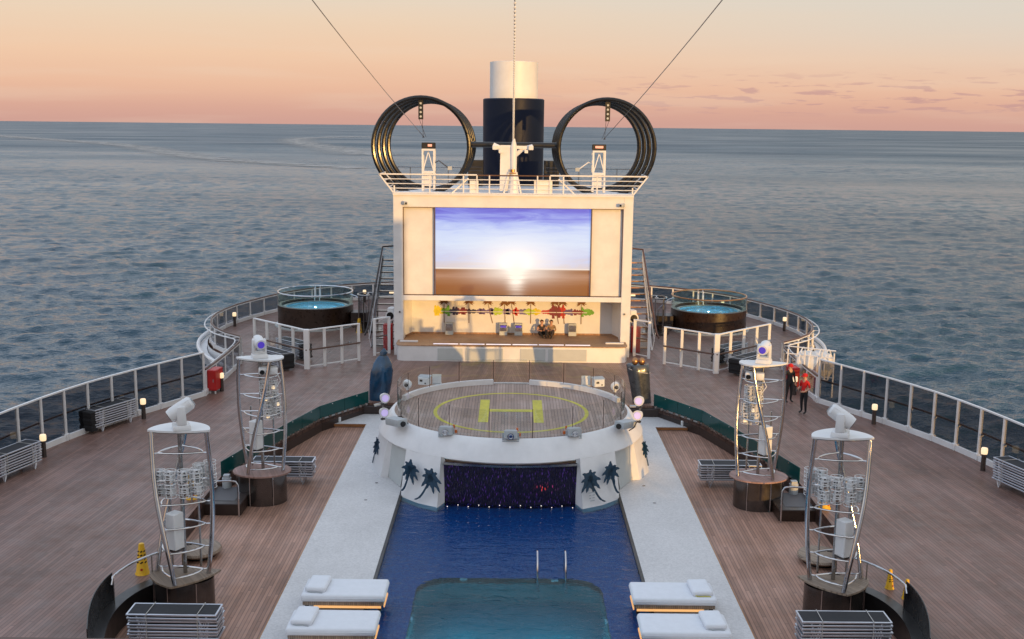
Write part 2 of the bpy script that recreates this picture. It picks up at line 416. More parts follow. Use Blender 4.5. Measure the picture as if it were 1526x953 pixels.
anti=t.ramp(x,[(E(-2),srgb(205,158,148)),(E(.0),srgb(212,164,152)),(E(.8),srgb(222,172,154)),(E(1.8),srgb(238,190,162)),(E(3.4),srgb(244,204,173)),(E(5.2),srgb(240,213,186)),(E(6.6),srgb(232,218,200)),(E(9.5),srgb(205,211,218)),(E(16),srgb(192,203,216)),(E(35),srgb(177,191,211)),(1,srgb(166,185,212))])
sunny=t.ramp(x,[(E(-2),(.95,.55,.25)),(E(2),(1.0,.66,.36)),(E(8),(.95,.76,.55)),(E(20),(.68,.68,.68)),(E(45),srgb(181,193,212)),(1,srgb(166,185,212))])
hs=Vector((sd.x,sd.y)).normalized()
dt=t.m('ADD',t.m('MULTIPLY',p[0],hs.x),t.m('MULTIPLY',p[1],hs.y))
c=t.mix(t.sstep(dt,-.35,.9),anti,sunny)
kk=t.mr(el,7,18,1.0,1.75); c=t.mix(1.0,c,t.vec(kk,kk,kk),'MULTIPLY')
# low flat clouds over the horizon, to the right of the ship
az=t.m('ARCTAN2',p[0],p[1])
cn=t.noise(t.vec(t.m('MULTIPLY',az,17),t.m('MULTIPLY',el,2.3),0),1.6,5,.55,.25)
band=t.m('MULTIPLY',t.sstep(el,.5,1.1),t.sstep(el,3.2,1.7))
msk=t.m('MULTIPLY',t.m('MULTIPLY',t.sstep(cn,.53,.62),band),t.mr(az,-.02,.2,.0,.7))
rg=t.m('MULTIPLY',t.mr(az,-.1,.45,0,.55),t.sstep(el,1.0,5.5)); c=t.mix(rg,c,srgb(214,216,212))
c=t.mix(msk,c,srgb(200,155,152))
hb=t.noise(t.vec(t.m('MULTIPLY',az,4),t.m('MULTIPLY',el,.9),3),1.3,4,.5)
c=t.mix(t.m('MULTIPLY',t.sstep(hb,.45,.7),.22),c,srgb(240,214,190))
nb=t.mix(1.0,sky.outputs[0],(.12,.12,.12),'MULTIPLY')
c=t.mix(.05,c,nb)
bg=t.n('ShaderNodeBackground'); t.set(bg.inputs[0],c); bg.inputs[1].default_value=1.0
t.set(t.n('ShaderNodeOutputWorld').inputs[0],bg.outputs[0])
S.view_settings.view_transform='Standard'; S.view_settings.look='None'; S.view_settings.exposure=0; S.view_settings.gamma=1; S.view_settings.use_curve_mapping=False
S.render.engine='CYCLES'
cy=S.cycles; cy.max_bounces=7; cy.diffuse_bounces=3; cy.glossy_bounces=4; cy.transmission_bounces=5; cy.transparent_max_bounces=24
cy.use_denoising=True; cy.sample_clamp_indirect=4; cy.caustics_reflective=False; cy.caustics_refractive=True

# ================================================================ the setting
mir=lambda pts:[(-p[0],*p[1:]) for p in pts]
def sub(pts,step):                    # resample a polyline at an even step
    P=[Vector(p) for p in pts]; L=[0]
    for a,b in zip(P,P[1:]): L.append(L[-1]+(b-a).length)
    n=max(1,round(L[-1]/step)); out=[]
    for i in range(n+1):
        s=L[-1]*i/n; k=0
        while k<len(L)-2 and L[k+1]<s:k+=1
        f=(s-L[k])/max(1e-9,L[k+1]-L[k]); out.append(P[k].lerp(P[k+1],f))
    return out
def smooth(pts,it=2):
    P=[Vector(p) for p in pts]
    for _ in range(it):
        Q=[P[0]]
        for a,b in zip(P,P[1:]): Q+= [a.lerp(b,.25),a.lerp(b,.75)]
        Q.append(P[-1]); P=Q
    return P
def offset(pts,d):
    P=[Vector((p[0],p[1])) for p in pts]; n=len(P); out=[]
    for i,p in enumerate(P):
        tt=(P[min(i+1,n-1)]-P[max(i-1,0)]).normalized(); out.append((p.x-tt.y*d,p.y+tt.x*d))
    return out
SIDE=[(19.6,22),(19.2,29),(18.5,34),(17.95,37.2),(17.45,39.6),(16.75,42),(15.65,44.5),(13.8,48)]
BULGE=[(13.8,48.3),(13.75,52),(13.9,56.1),(14.75,56.8),(15.85,58),(16.85,60.1),(17.35,62.8),(17.1,65.8),(16.25,68.6),(14.9,71.9),(12.6,74.7),(9.5,76.6),(6.8,77.4)]
bul=[(p.x,p.y) for p in smooth([(p[0],p[1],0) for p in BULGE],2)]
INNER=[(9.3,4),(9.5,23),(9.9,24.3),(10.1,25.2),(10.15,26.2),(9.9,27.1),(9.45,27.75),(9.0,28.5),(9.3,29.6),(10.0,32),(10.05,36.6),(8.93,41.1),(7.93,44.5),(6.3,47.1)]
Z_IN,Z_PATH,Z_W=-.6,-.45,-.5

# sea: one sheet to the horizon, real waves near the ship
import numpy as np
rg=np.random.default_rng(11)
ang=np.concatenate([np.linspace(-.62,.62,1000),np.linspace(.68,2*PI-.68,72)])
r1=160*np.exp(np.arange(0,980)*.0033); r0=np.array([20.,60.,110.,140.]); r2=r1[-1]*1.09**np.arange(1,43)
rr_=np.concatenate([r0,r1,r2]); NA,NR=len(ang),len(rr_)
RR,AA=np.meshgrid(rr_,ang,indexing='ij'); X=np.sin(AA)*RR; Y=np.cos(AA)*RR; Z=np.zeros_like(X)
dr=RR*.0033
for i in range(110):
    lam=1.6*(16/1.6)**rg.random() if i<92 else 14*(60/14)**rg.random(); kx=2*PI/lam; th=R(100)+rg.normal()*.55; ph=rg.random()*2*PI
    amp=(.029 if i<92 else .017)/kx
    fade=np.clip((lam/(2.6*dr))-.4,0,1)
    q=np.sin(kx*(X*math.cos(th)+Y*math.sin(th))+ph)
    Z+=amp*fade*(np.exp(1.25*(q-1))*2.1-.9)
gust=1+.35*np.sin(X/310+np.sin(Y/420)*1.3)*np.sin(Y/260+1.0)+.2*np.sin(X/95+Y/170)
Z*=gust; Z[:4]=0
Z=Z-45; co_=np.stack([X,Y,Z],-1).reshape(-1,3).astype(np.float32)
ii=np.arange(NR-1)[:,None]*NA; jj=np.arange(NA)[None,:]; j2=(jj+1)%NA
quads=np.stack([ii+jj,ii+NA+jj,ii+NA+j2,ii+j2],-1).reshape(-1,4)
me=bpy.data.meshes.new('sea'); me.vertices.add(len(co_)); me.vertices.foreach_set('co',co_.ravel())
me.loops.add(quads.size); me.loops.foreach_set('vertex_index',quads[:,::-1].ravel().astype(np.int32)); me.polygons.add(len(quads))
me.polygons.foreach_set('loop_start',np.arange(0,quads.size,4,dtype=np.int32)); me.polygons.foreach_set('use_smooth',np.ones(len(quads),dtype=bool)); me.update(calc_edges=True)
me.materials.append(M['sea_water']); sea_o=bpy.data.objects.new('sea',me); C.objects.link(sea_o); sea_o['kind']='structure'; sea_o['label']='blue grey rippled sea reaching the horizon'; sea_o['category']='sea'
if me.polygons[5000].normal.z<0: me.flip_normals()
def wake(pts,ws,name='wake'):
    P=[Vector(p) for p in pts]; bm=bmesh.new(); uvl=bm.loops.layers.uv.new(); n=len(P); prev=None
    for i,p in enumerate(P):
        tt=(P[min(i+1,n-1)]-P[max(i-1,0)]).normalized(); nn=Vector((-tt.y,tt.x,0))*ws[i]
        cur=(bm.verts.new(p+nn),bm.verts.new(p-nn))
        if prev:
            f=bm.faces.new((prev[0],cur[0],cur[1],prev[1]))
            for l,v in zip(f.loops,(0,0,1,1)): l[uvl].uv=(0,v)
        prev=cur
    me=bpy.data.meshes.new(name); bm.to_mesh(me); bm.free(); me.materials.append(M['wake_foam'])
    o=bpy.data.objects.new(name,me); C.objects.link(o); o['kind']='stuff'; o['label']='pale smooth wake streak on the sea, '+('far left' if pts[0].x<-2000 else 'just left of the rings'); o['category']='wake'
zz=-44.3
w1=smooth([(-2900,5400,zz),(-2100,4450,zz),(-1580,3650,zz),(-1000,2850,zz),(-640,2080,zz),(-460,1720,zz),(-200,1450,zz)],3)
wake(w1,[40+(1-i/len(w1))*70 for i in range(len(w1))])
w2=smooth([(-560,5600,zz),(-900,4600,zz),(-690,3500,zz),(-420,2600,zz),(-260,2100,zz)],3)
wake(w2,[90+i*.5 for i in range(len(w2))])

out=[(20.2,4)]+[(p[0],p[1]) for p in SIDE]+bul
poly=out+[(-x_,y_) for x_,y_ in out[::-1]]+[(-x_,y_) for x_,y_ in INNER]+INNER[::-1]
m=MB(); m.prism(poly,-.25,0); bmesh.ops.triangulate(m.bm,faces=[f for f in m.bm.faces if len(f.verts)>4])
struct('outer_deck',m,M['teak_outer'])
hull=[(p[0]+.22,p[1]) for p in out]; hull=hull+[(-x_,y_) for x_,y_ in hull[::-1]]
hull=[(20.4,-60),(20.6,4)]+hull[1:-1]+[(-20.6,4),(-20.4,-60)]
m=MB()
for i in range(len(hull)):
    a=hull[i];b=hull[(i+1)%len(hull)]; m.face([(a[0],a[1],-.05),(b[0],b[1],-.05),(b[0]*.98,b[1],-46),(a[0]*.98,a[1],-46)])
bmesh.ops.remove_doubles(m.bm,verts=m.bm.verts,dist=.001)
struct('hull',m,M['white_paint'])
# the white ledge of the hull below each round terrace
for s in (1,-1):
    L=[(s*p[0],p[1],-.15) for p in smooth([(13.9,52.5,0),(14.2,54.4,0),(15.4,55.7,0),(17.1,58.6,0),(18.1,62.2,0),(18.0,66.2,0),(17,69.5,0),(15,73,0)],2)]
    m=MB(); m.tube(L,.11,seg=8); m.wall([(p[0]-s*.25,p[1]) for p in L],-.6,-.35,.45); struct('hull_ledge',m,M['white_paint'])
    ins=[(s*a,b) for a,b in INNER]
    m=MB()
    for a,b in zip(ins,ins[1:]): m.face([(*a,Z_IN),(*b,Z_IN),(*b,-.252),(*a,-.252)]); m.face([(*a,-.252),(*b,-.252),(*b,-.001),(*a,-.001)])
    struct('deck_riser',m,M['dark_brown'])
    m=MB(); m.prism([(s*6.15,4),(s*10.6,4),(s*10.6,40),(s*9.2,44),(s*8.2,45.4),(s*6.15,45.4)],Z_IN-.1,Z_IN); struct('pool_deck',m,M['teak_inner'])
    m=MB(); m.prism([(s*3.82,10),(s*6.15,10),(s*6.15,45.2),(s*8.0,45.2),(s*8.2,48),(s*2.5,48),(s*2.5,37.6),(s*3.82,37.6)],Z_IN-.12,Z_PATH)
    bmesh.ops.triangulate(m.bm,faces=[f for f in m.bm.faces if len(f.verts)>4]); struct('pool_path',m,M['white_mosaic'])
    m=MB(); m.span((s*6.165,10,-.51),(s*6.165,45.2,-.51),.026,.12); m.span((s*6.16,45.17,-.515),(s*7.95,45.17,-.515),.03,.115); struct('path_trim',m,M['bronze'])
    m=MB(); m.span((s*3.77,10,-.49),(s*3.77,36.2,-.49),.095,.06); m.span((s*3.79,10,-.9),(s*3.79,36.2,-.9),.04,.7); struct('pool_edge',m,M['black_paint'])
    # round floor drains in the path
    for (a,b) in ((-4.75,37.4),(-4.9,35.6)):
        dr=MB(); dr.cyl((0,0,0),(0,0,.012),.055,seg=14); dr.mi=1
        for k in (-.025,0,.025): dr.box((k,0,.0135),(.008,.07,.004))
        single('floor_drain',dr,[M['dull_steel'],M['black_paint']],'round metal drain in white mosaic %s'%('path left of the pool' if s>0 else 'path right of the pool')+(', nearer the helipad' if b>37 else ', nearer the camera'),'drain','drains in the white path').location=(s*a,b,Z_PATH+.002)
m=MB(); m.box((0,47.6,-.3),(12.4,.5,.5)); struct('deck_riser',m,M['dark_brown'])

# pool: blue shelf with a deep tub sunk in it
def rrect(x0,x1,y0,y1,r,n=6):
    o=[]
    for cx,cy_,a in ((x1-r,y1-r,0),(x0+r,y1-r,90),(x0+r,y0+r,180),(x1-r,y0+r,270)):
        for i in range(n+1): o.append((cx+math.cos(R(a+90*i/n))*r,cy_+math.sin(R(a+90*i/n))*r))
    return o
tub=rrect(-2.6,2.6,15,29.62,.9)
m=MB(); zf=-.85
ov=[m.bm.verts.new((a,b,zf)) for a,b in ((3.82,38),(-3.82,38),(-3.82,10),(3.82,10))]
iv=[m.bm.verts.new((a,b,zf)) for a,b in tub]
es=[m.bm.edges.new((L[i],L[(i+1)%len(L)])) for L in (ov,iv) for i in range(len(L))]
bmesh.ops.triangle_fill(m.bm,edges=es,use_beauty=True)
m.face([(-3.82,38,zf),(3.82,38,zf),(3.82,38,-.45),(-3.82,38,-.45)])
struct('pool_floor',m,M['pool_tile'])
m=MB()
for i in range(len(tub)):
    a=tub[i];b=tub[(i+1)%len(tub)]
    m.face([(*a,zf),(*b,zf),(*b,zf-.38),(*a,zf-.38)])
    m.mi=1; m.face([(*a,zf-.38),(*b,zf-.38),(*b,-2.5),(*a,-2.5)]); m.mi=0
m.mi=1; m.face([(a,b,-2.5) for a,b in tub])
struct('plunge_pool',m,[M['stone_dark'],M['tub_tile']])
m=MB(); m.face([(-3.72,10,Z_W),(3.72,10,Z_W),(3.72,37.8,Z_W),(-3.72,37.8,Z_W)]); struct('pool_water',m,M['pool_water'],ang=0)
# lamps in the pool, seen as small bright dots
for i,(a,b) in enumerate([(-1.3,29.58),(1.3,29.58),(-2.56,27.0),(2.56,27.0)]):
    m=MB(); m.box((0,0,0),(.05,.2,.09) if i>1 else (.2,.05,.09),bev=.008)
    o=single('pool_lamp',m,M['white_plastic'],'small pale square light fitting on the %s wall of the deep tub, %s'%(('far','left half') if i==0 else ('far','right half') if i==1 else ('left','near the corner') if i==2 else ('right','near the corner')),'pool lamp','underwater lamps'); o.location=(a,b,-.92)
for k,(a,b,e) in enumerate([(-1.2,26.4,48),(1.2,26.4,48),(-1.5,23.0,25),(1.5,23.0,25)]):
    l=bpy.data.lights.new('pool_light','POINT'); l.energy=e; l.color=(.35,.95,1); l.shadow_soft_size=.04
    o=bpy.data.objects.new('pool_light',l); C.objects.link(o); o.location=(a,b,-2.0)
for i in range(13):
    a=-2.1+i*.35; m=MB(); m.ball((0,0,0),.014,seg=8,rings=5)
    o=single('waterline_light',m,M['lamp_white'],'tiny white light at the waterline below the dark waterfall wall','light','waterline lights under the waterfall'); o.location=(a,35.28 if i%2 else 35.12,Z_W+.022)

# ================================================================ helipad stage over the pool
HP=thing('helipad_stage','round raised stage with a yellow H on its wooden deck, white sides over the pool','stage',(0,39.95,-.45),local=False)
CYp,RX,RY=39.95,4.3,4.05
def EP(a,d=0,z=1.65): return Vector((math.sin(a)*(RX+d),CYp-math.cos(a)*(RY+d),z))
m=MB(); N=72
m.face([EP(2*PI*i/N,.06,1.652) for i in range(N)]); part('stage_deck',m,M['teak_pad'],HP)
m=MB()
prof=[(.05,1.60),(.05,1.69),(.10,1.70),(.17,1.66),(.32,1.47),(.47,1.26),(.60,1.06),(.63,1.0),(.60,.955),(.45,.95)]
rows=[[m.bm.verts.new(EP(2*PI*i/N,d_,z_)) for d_,z_ in prof] for i in range(N)]
for i in range(N):
    for k in range(len(prof)-1): m.bm.faces.new((rows[i][k],rows[(i+1)%N][k],rows[(i+1)%N][k+1],rows[i][k+1]))
m.face([EP(2*PI*i/N,.45,.95) for i in range(N)])
part('rim',m,M['white_paint'],HP,ang=50)
for s in (1,-1):                      # low white kerb round the back, open in the middle
    m=MB()
    for k in range(12):
        a0=R(190+k*5.4)*1; a1=R(190+(k+1)*5.4)
        p,q=EP(a0,-.02,1.75),EP(a1,-.02,1.75); p.x*=s; q.x*=s
        m.span(p,q+(q-p)*.01,.14,.20)
    part('kerb',m,M['white_paint'],HP)
m=MB(); N2=96; m_ring=[]
for i in range(N2):
    a=2*PI*i/N2;b=2*PI*(i+1)/N2
    f=lambda a,r:(math.sin(a)*r,39.55-math.cos(a)*r,1.657)
    m.face([f(a,2.74),f(b,2.74),f(b,2.88),f(a,2.88)])
for s in (1,-1): m.face([(s*.82,38.02,1.657),(s*1.18,38.02,1.657),(s*1.18,41.3,1.657),(s*.82,41.3,1.657)])
m.face([(-.82,39.5,1.657),(.82,39.5,1.657),(.82,39.86,1.657),(-.82,39.86,1.657)])
part('landing_mark',m,M['yellow_mark'],HP,'painted yellow circle with the letter H',ang=0)
def palm(O,U,V,sz,lean,seed):
    """flat palm cut-out, O=foot, U=right, V=up, 2 cm thick"""
    rr=random.Random(seed); O=Vector(O);U=Vector(U).normalized();V=Vector(V).normalized();N_=U.cross(V).normalized()
    mb=MB()
    def slab(pts):
        a=[O+U*x_+V*y_+N_*.004 for x_,y_ in pts]; b=[p+N_*.022 for p in a]
        mb.face(b); n=len(a)
        for i in range(n): mb.face([a[i],a[(i+1)%n],b[(i+1)%n],b[i]])
    top=(lean*sz*.32,sz*.62)
    L=[];Rr=[]
    for i in range(9):
        f=i/8; cx=lean*sz*.32*(f**.6) ; w=sz*(.034-.016*f)
        L.append((cx-w,f*top[1]));Rr.append((cx+w,f*top[1]))
    slab(L+Rr[::-1])
    for k,ang in enumerate((10,48,85,128,168,205,242,292,335)):
        a=R(ang+rr.uniform(-6,6)); Ln=sz*(.33+rr.uniform(-.03,.05)); pts1=[];pts2=[]
        for i in range(7):
            f=i/6; drop=-sz*.11*f*f*(1 if math.sin(a)>-.5 else .2)
            cx=top[0]+math.cos(a)*Ln*f; cy2=top[1]+math.sin(a)*Ln*f+drop
            w=sz*.062*math.sin(PI*min(1,.12+f*.88))*(1.25 if i%2 else .75)
            pts1.append((cx-math.sin(a)*w,cy2+math.cos(a)*w)); pts2.append((cx+math.sin(a)*w,cy2-math.cos(a)*w))
        slab(pts1+pts2[::-1])
    return mb
for s in (1,-1):
    def tp(x_): a_=math.asin(x_/(RX+.625)); v=EP(a_,.625,1.02); return (v.x,v.y)
    def ta(a_,d_=.60): v=EP(R(a_),d_,1.02); return (v.x,v.y)
    def skirt(bot,top,zb,name,mat,ang=25):
        m=MB()
        for i in range(len(bot)-1):
            a,b=bot[i],bot[i+1];c_,d_=top[i],top[i+1]
            m.face([(s*a[0],a[1],zb),(s*b[0],b[1],zb),(s*d_[0],d_[1],1.02),(s*c_[0],c_[1],1.02)])
        bmesh.ops.remove_doubles(m.bm,verts=m.bm.verts,dist=.002)
        part(name,m,mat,HP,ang=ang)
    skirt([(2.22,35.55),(2.45,34.93),(3.1,35.32),(3.78,36.02),(3.86,36.9)],[(2.22,35.75),tp(2.36),tp(3.0),tp(3.62),(3.66,37.2)],-.75,'corner_panel',M['white_paint'])
    skirt([(3.86,36.95),(4.42,38.08)],[ta(49,.48),ta(62,.48)],-.44,'access_door',M['light_grey_door'])
    skirt([(4.42,38.05),(4.7,38.1),(5.12,39.0),(5.2,40),(5.05,41.4),(4.6,42.6),(3.6,44)],[ta(62,.45),ta(63.5),ta(76),ta(90),ta(106),ta(122),ta(140)],-.46,'side_panel',M['white_paint'])
    U=(s*.6,.62,0) if s>0 else (.6,-.62,0); V=(-s*.05,.60,1.6)
    if s>0:
        part('palm_cutout',palm((3.20,35.41,-.35),(.72,.62,0),V,1.42,-1.5,1),M['teal_palm'],HP); part('palm_cutout',palm((3.70,35.92,-.22),(.72,.72,0),V,1.34,-.9,2),M['teal_palm'],HP)
        part('palm_cutout',palm((5.08,38.98,-.2),(.35,.9,0),(-.25,0,1),1.15,.1,3),M['teal_palm'],HP)
    else:
        part('palm_cutout',palm((-3.20,35.41,-.35),(.72,-.62,0),V,1.42,1.5,1),M['teal_palm'],HP); part('palm_cutout',palm((-3.70,35.92,-.22),(.72,-.72,0),V,1.34,.9,2),M['teal_palm'],HP)
        part('palm_cutout',palm((-5.08,38.98,-.2),(.35,-.9,0),(.25,0,1),1.15,-.1,3),M['teal_palm'],HP)
# small printed notice low on the right corner panel
m=MB()
U=Vector((.65,.37,0)).normalized();V=Vector((-.03,.35,1.6)).normalized();O=Vector((2.62,34.99,-.28)); Nn=U.cross(V)
for r_,(xs) in enumerate([[(0,.26)],[(.02,.11),(.15,.25)],[(.02,.10),(.14,.24)],[(.06,.24)]]):
    for a,b in xs:
        y0=.33-r_*.09
        m.face([O+U*q+V*w_+Nn*.012 for q,w_ in ((a,y0),(b,y0),(b,y0+.035),(a,y0+.035))])
part('notice_lines',m,M['grey_paint'],HP,ang=0)
m=MB(); n=14; P=[(-2.25+4.5*i/n,35.62-.28*math.sin(PI*i/n)) for i in range(n+1)]
for a,b in zip(P,P[1:]): m.face([(*a,-.8),(*b,-.8),(*b,.93),(*a,.93)])
part('waterfall_wall',m,M['waterfall_wall'],HP)
m=MB()
for a,b in zip(P,P[1:]): m.span((a[0],a[1]-.03,.88),(b[0],b[1]-.03,.88),.09,.07)
part('waterfall_lip',m,M['dull_steel'],HP)
for k in range(18):                   # glass balustrade
    a0=R(20*k-10+1.2);a1=R(20*k+10-1.2)
    m=MB(); q=[EP(a0+(a1-a0)*i/3,-.06) for i in range(4)]
    h=1.05 if 3<=k<=15 else .98
    m.wall([(v.x,v.y) for v in q],1.66,1.66+h,.02); part('glass_panel',m,M['clear_glass'],HP)
for k in range(18):
    m=MB(); q=EP(R(20*k-10),-.06); m.cyl(q+Vector((0,0,-.02)),q+Vector((0,0,.22)),.016,seg=6); m.cyl(q+Vector((0,0,.22)),q+Vector((0,0,1.03)),.013,seg=6)
    part('glass_clamp',m,M['dark_steel'],HP)

def floodlight(mode):
    t=thing('floodlight','grey boxy floodlight','floodlight')
    m=MB(); m.box((0,0,.24),(.46,.30,.30),rx=R(-12),bev=.03); m.box((0,.2,.24),(.3,.14,.2)); part('housing',m,M['grey_paint'],t)
    m=MB(); m.cyl((0,-.145,.22),(0,-.185,.215),.11,seg=16); m.tube([(math.cos(a*PI/8)*.07,-.19,.215+math.sin(a*PI/8)*.07) for a in range(16)],.012,True,6); part('lens',m,M['steel'],t)
    m=MB(); m.span((-.26,0,.02),(-.26,0,.3),.05,.02); m.span((.26,0,.02),(.26,0,.3),.05,.02); m.box((0,0,.015),(.56,.1,.03)); part('bracket',m,M['grey_paint'],t)
    m=MB(); m.cyl((.22,.16,.3),(.22,.16,.42),.035,seg=8); m.box((.3,.12,.2),(.08,.06,.1)); part('plug',m,M['orange_mark'],t)
    return t
fl=floodlight(0); fl.location=(-2.2,36.3,1.58); fl.rotation_euler=(0,0,R(-12)); fl['label']='grey floodlight on the front rim of the round stage, left one of three';fl['group']='floodlights on the rim of the round stage'
dup(fl,(0,35.75,1.62),0,'grey floodlight on the front rim of the round stage, middle one facing the pool')
dup(fl,(2.15,36.3,1.58),R(14),'grey floodlight on the front rim of the round stage, right one of three',sx=-1)
def parlights(s):
    side='left' if s<0 else 'right'
    t=thing('stage_light_pair','two round stage lights glowing lilac, stacked on the %s edge of the round stage'%side,'stage light',(s*4.62,38.6,1.55),R(-25*s),'lilac stage lights')
    for z,dx in ((.28,0),(.82,.03)):
        m=MB(); m.tube([(dx,.22,z),(dx,.02,z),(dx,-.1,z)],[.10,.17,.185],seg=18); part('lamp_housing',m,M['white_plastic'],t)
        m=MB(); m.lathe([(0,0),(.125,0),(.125,.012)],(0,0,0),18); m.xf(Matrix.Translation((dx,-.115,z))@Matrix.Rotation(R(90),4,'X')); part('lens',m,M['lamp_lilac'],t)
        m=MB(); m.box((dx,-.02,z-.24),(.22,.1,.07),bev=.01); part('bracket',m,M['dark_steel'],t)
    m=MB(); m.cyl((0,.12,-.05),(.03,.12,.9),.03,seg=8); m.cyl((-.35,.05,.55),(.1,.1,.6),.05,seg=10); part('mast',m,M['dull_steel'],t)
    return t
for s in (1,-1): parlights(s)
for s in (1,-1):
    side='left' if s<0 else 'right'
    t=thing('effect_projector','large grey effect projector lying on the %s rim beside the lilac stage lights'%side,'projector',(s*4.05,37.55,1.62),R(-38*s),'grey effect projectors')
    m=MB(); m.box((0,0,.15),(.42,.85,.26),rx=R(-6),bev=.04,seg=2); part('housing',m,M['grey_paint'],t)
    m=MB(); [m.box((0,-.28+.14*k,.285-.015*k),(.34,.05,.02),rx=R(-6)) for k in range(5)]; part('cooling_fins',m,M['dull_steel'],t)
    m=MB(); m.cyl((0,-.42,.16),(0,-.47,.155),.1,seg=14); part('lens',m,M['black_gloss'],t)
    m=MB(); m.tube([(.2,.35,.2),(.34,.2,.25),(.38,-.05,.1),(.34,-.3,.04)],.022,seg=6); part('cable',m,M['black_paint'],t)
    t=thing('dome_camera','white round dome camera on a bracket at the back %s of the round stage'%side,'camera',(s*4.15,42.75,1.66),R(20*s),'dome cameras on the round stage')
    m=MB(); m.tube([(0,.12,.22),(0,0,.24),(0,-.12,.22)],[.14,.19,.15],seg=16); part('housing',m,M['white_plastic'],t)
    m=MB(); m.ball((0,-.13,.22),.08,seg=12,rings=8); part('lens',m,M['black_gloss'],t)
    m=MB(); m.cyl((0,0,0),(0,0,.1),.06,seg=10); part('foot',m,M['white_plastic'],t)
    t=thing('control_box','grey metal control box on the back %s kerb of the round stage'%side,'box',(s*3.5,43.05,1.8),R(18*s),'control boxes on the round stage')
    m=MB(); m.box((0,0,.17),(.44,.3,.3),bev=.02); part('housing',m,M['white_plastic'],t)
    m=MB(); m.box((.0,.05,.345),(.5,.3,.03),rx=R(10)); part('lid',m,M['grey_paint'],t)
    m=MB(); m.box((-.08,-.153,.2),(.12,.01,.08)); m.box((.1,-.153,.1),(.06,.01,.05)); part('socket',m,M['black_paint'],t)
    m=MB(); m.box((0,0,.22),(.36,.05,.42),rx=R(-8)); m.box((0,.1,.03),(.36,.26,.04))
    m.mi=1; m.box((0,-.03,.06),(.30,.06,.03))
    single('kick_plate',m,[M['white_paint'],M['grey_paint']],'white upright metal plate on the back kerb, %s of the gap'%side,'plate','upright plates on the back kerb').location=(s*3.02,43.35,1.74)
# handrails of the pool
for k,a in enumerate((.80,1.60)):
    m=MB(); m.tube(smooth([(a,29.3,-1.4),(a,29.35,-.1),(a,29.75,.14),(a,30.1,.02),(a,30.2,-.5),(a,30.2,-.85)],2),.028,seg=8)
    single('pool_handrail',m,M['steel'],'steel pool handrail standing in the blue water, %s one'%('left' if k==0 else 'right'),'handrail','pool handrails',base=(a,29.5,-.85))

# ================================================================ stage building with the big screen
B=thing('screen_building','white building with a lit sunset screen above an open stage','building',(0,57.3,0),local=False)
Wp=M['white_paint']
for s in (1,-1):
    m=MB(); m.box((s*6.01,57.75,4.3),(.5,.9,8.6),bev=.02); part('pillar',m,Wp,B)
m=MB(); m.box((0,57.75,8.24),(11.52,.896,.70),bev=.015); part('top_beam',m,Wp,B)
m=MB(); m.box((0,57.75,3.1),(11.52,.896,.27),bev=.015); part('middle_beam',m,Wp,B)
for s in (1,-1):
    m=MB(); m.box((s*4.93,57.60,5.56),(1.62,.12,4.6),bev=.01); part('side_panel',m,Wp,B)
    m=MB()
    for xx in (5.745,4.115): m.box((s*xx,57.5,5.56),(.035,.3,4.63))
    for z in (7.872,3.248): m.box((s*4.93,57.5,z),(1.6,.3,.03))
    part('panel_frame',m,M['brown_rail'],B)
m=MB(); m.box((0,57.62,5.56),(8.14,.1,4.6)); part('video_screen',m,M['video_screen'],B)
m=MB()
m.box((0,57.52,7.885),(8.3,.26,.03)); m.box((0,57.52,3.245),(8.3,.26,.03))
part('screen_frame',m,M['dark_brown'],B)
m=MB(); m.box((0,59.25,1.9),(11.6,.1,2.6)); part('back_wall',m,Wp,B)
for s in (1,-1):
    m=MB(); m.face([(s*5.76,58.15,.82),(s*5.45,59.22,.82),(s*5.45,59.22,3.0),(s*5.76,58.15,3.0)]); part('side_wall',m,Wp,B)
m=MB(); m.box((0,58.7,3.02),(11.5,1.1,.1)); part('stage_ceiling',m,Wp,B)
m=MB(); m.box((0,62.7,5.2),(12.1,6.8,6.74)); part('rear_block',m,Wp,B)
lip=[(-6.02,57.2),(-6.02,56.35),(-5.9,56.02),(-5.6,55.9),(5.6,55.9),(5.9,56.02),(6.02,56.35),(6.02,57.2)]
m=MB(); m.prism([(x_*1.005,y_-.03) for x_,y_ in lip[:-1]]+[(6.05,57.2),(5.75,59.3),(-5.75,59.3),(-6.05,57.2)][0:3],.80,.84); part('stage_floor',m,M['stage_wood'],B)
m=MB(); m.box((0,59.17,.88),(10.9,.05,.09)); m.span((-5.45,59.17,.88),(-5.74,58.2,.88),.05,.09); m.span((5.45,59.17,.88),(5.74,58.2,.88),.05,.09); part('skirting',m,M['stage_wood'],B)
m=MB(); m.prism(lip,0,.798); part('stage_front',m,Wp,B)
for k,(a,b) in enumerate(((-3.85,-2.55),(-2.4,-.45),(.45,1.75),(1.9,3.9))):
    m=MB(); m.box(((a+b)/2,55.885,.38),(b-a,.04,.62)); part('front_panel',m,M['light_grey_door'],B)
m=MB(); [m.box((-3.45+k*1.38,56.25,.855),(1.3,.05,.03)) for k in range(6)]; part('light_strip',m,M['led_strip'],B)
for s in (1,-1):
    m=MB(); m.box((s*5.42,56.75,.88),(.95,.16,.07)); part('edge_block',m,Wp,B)
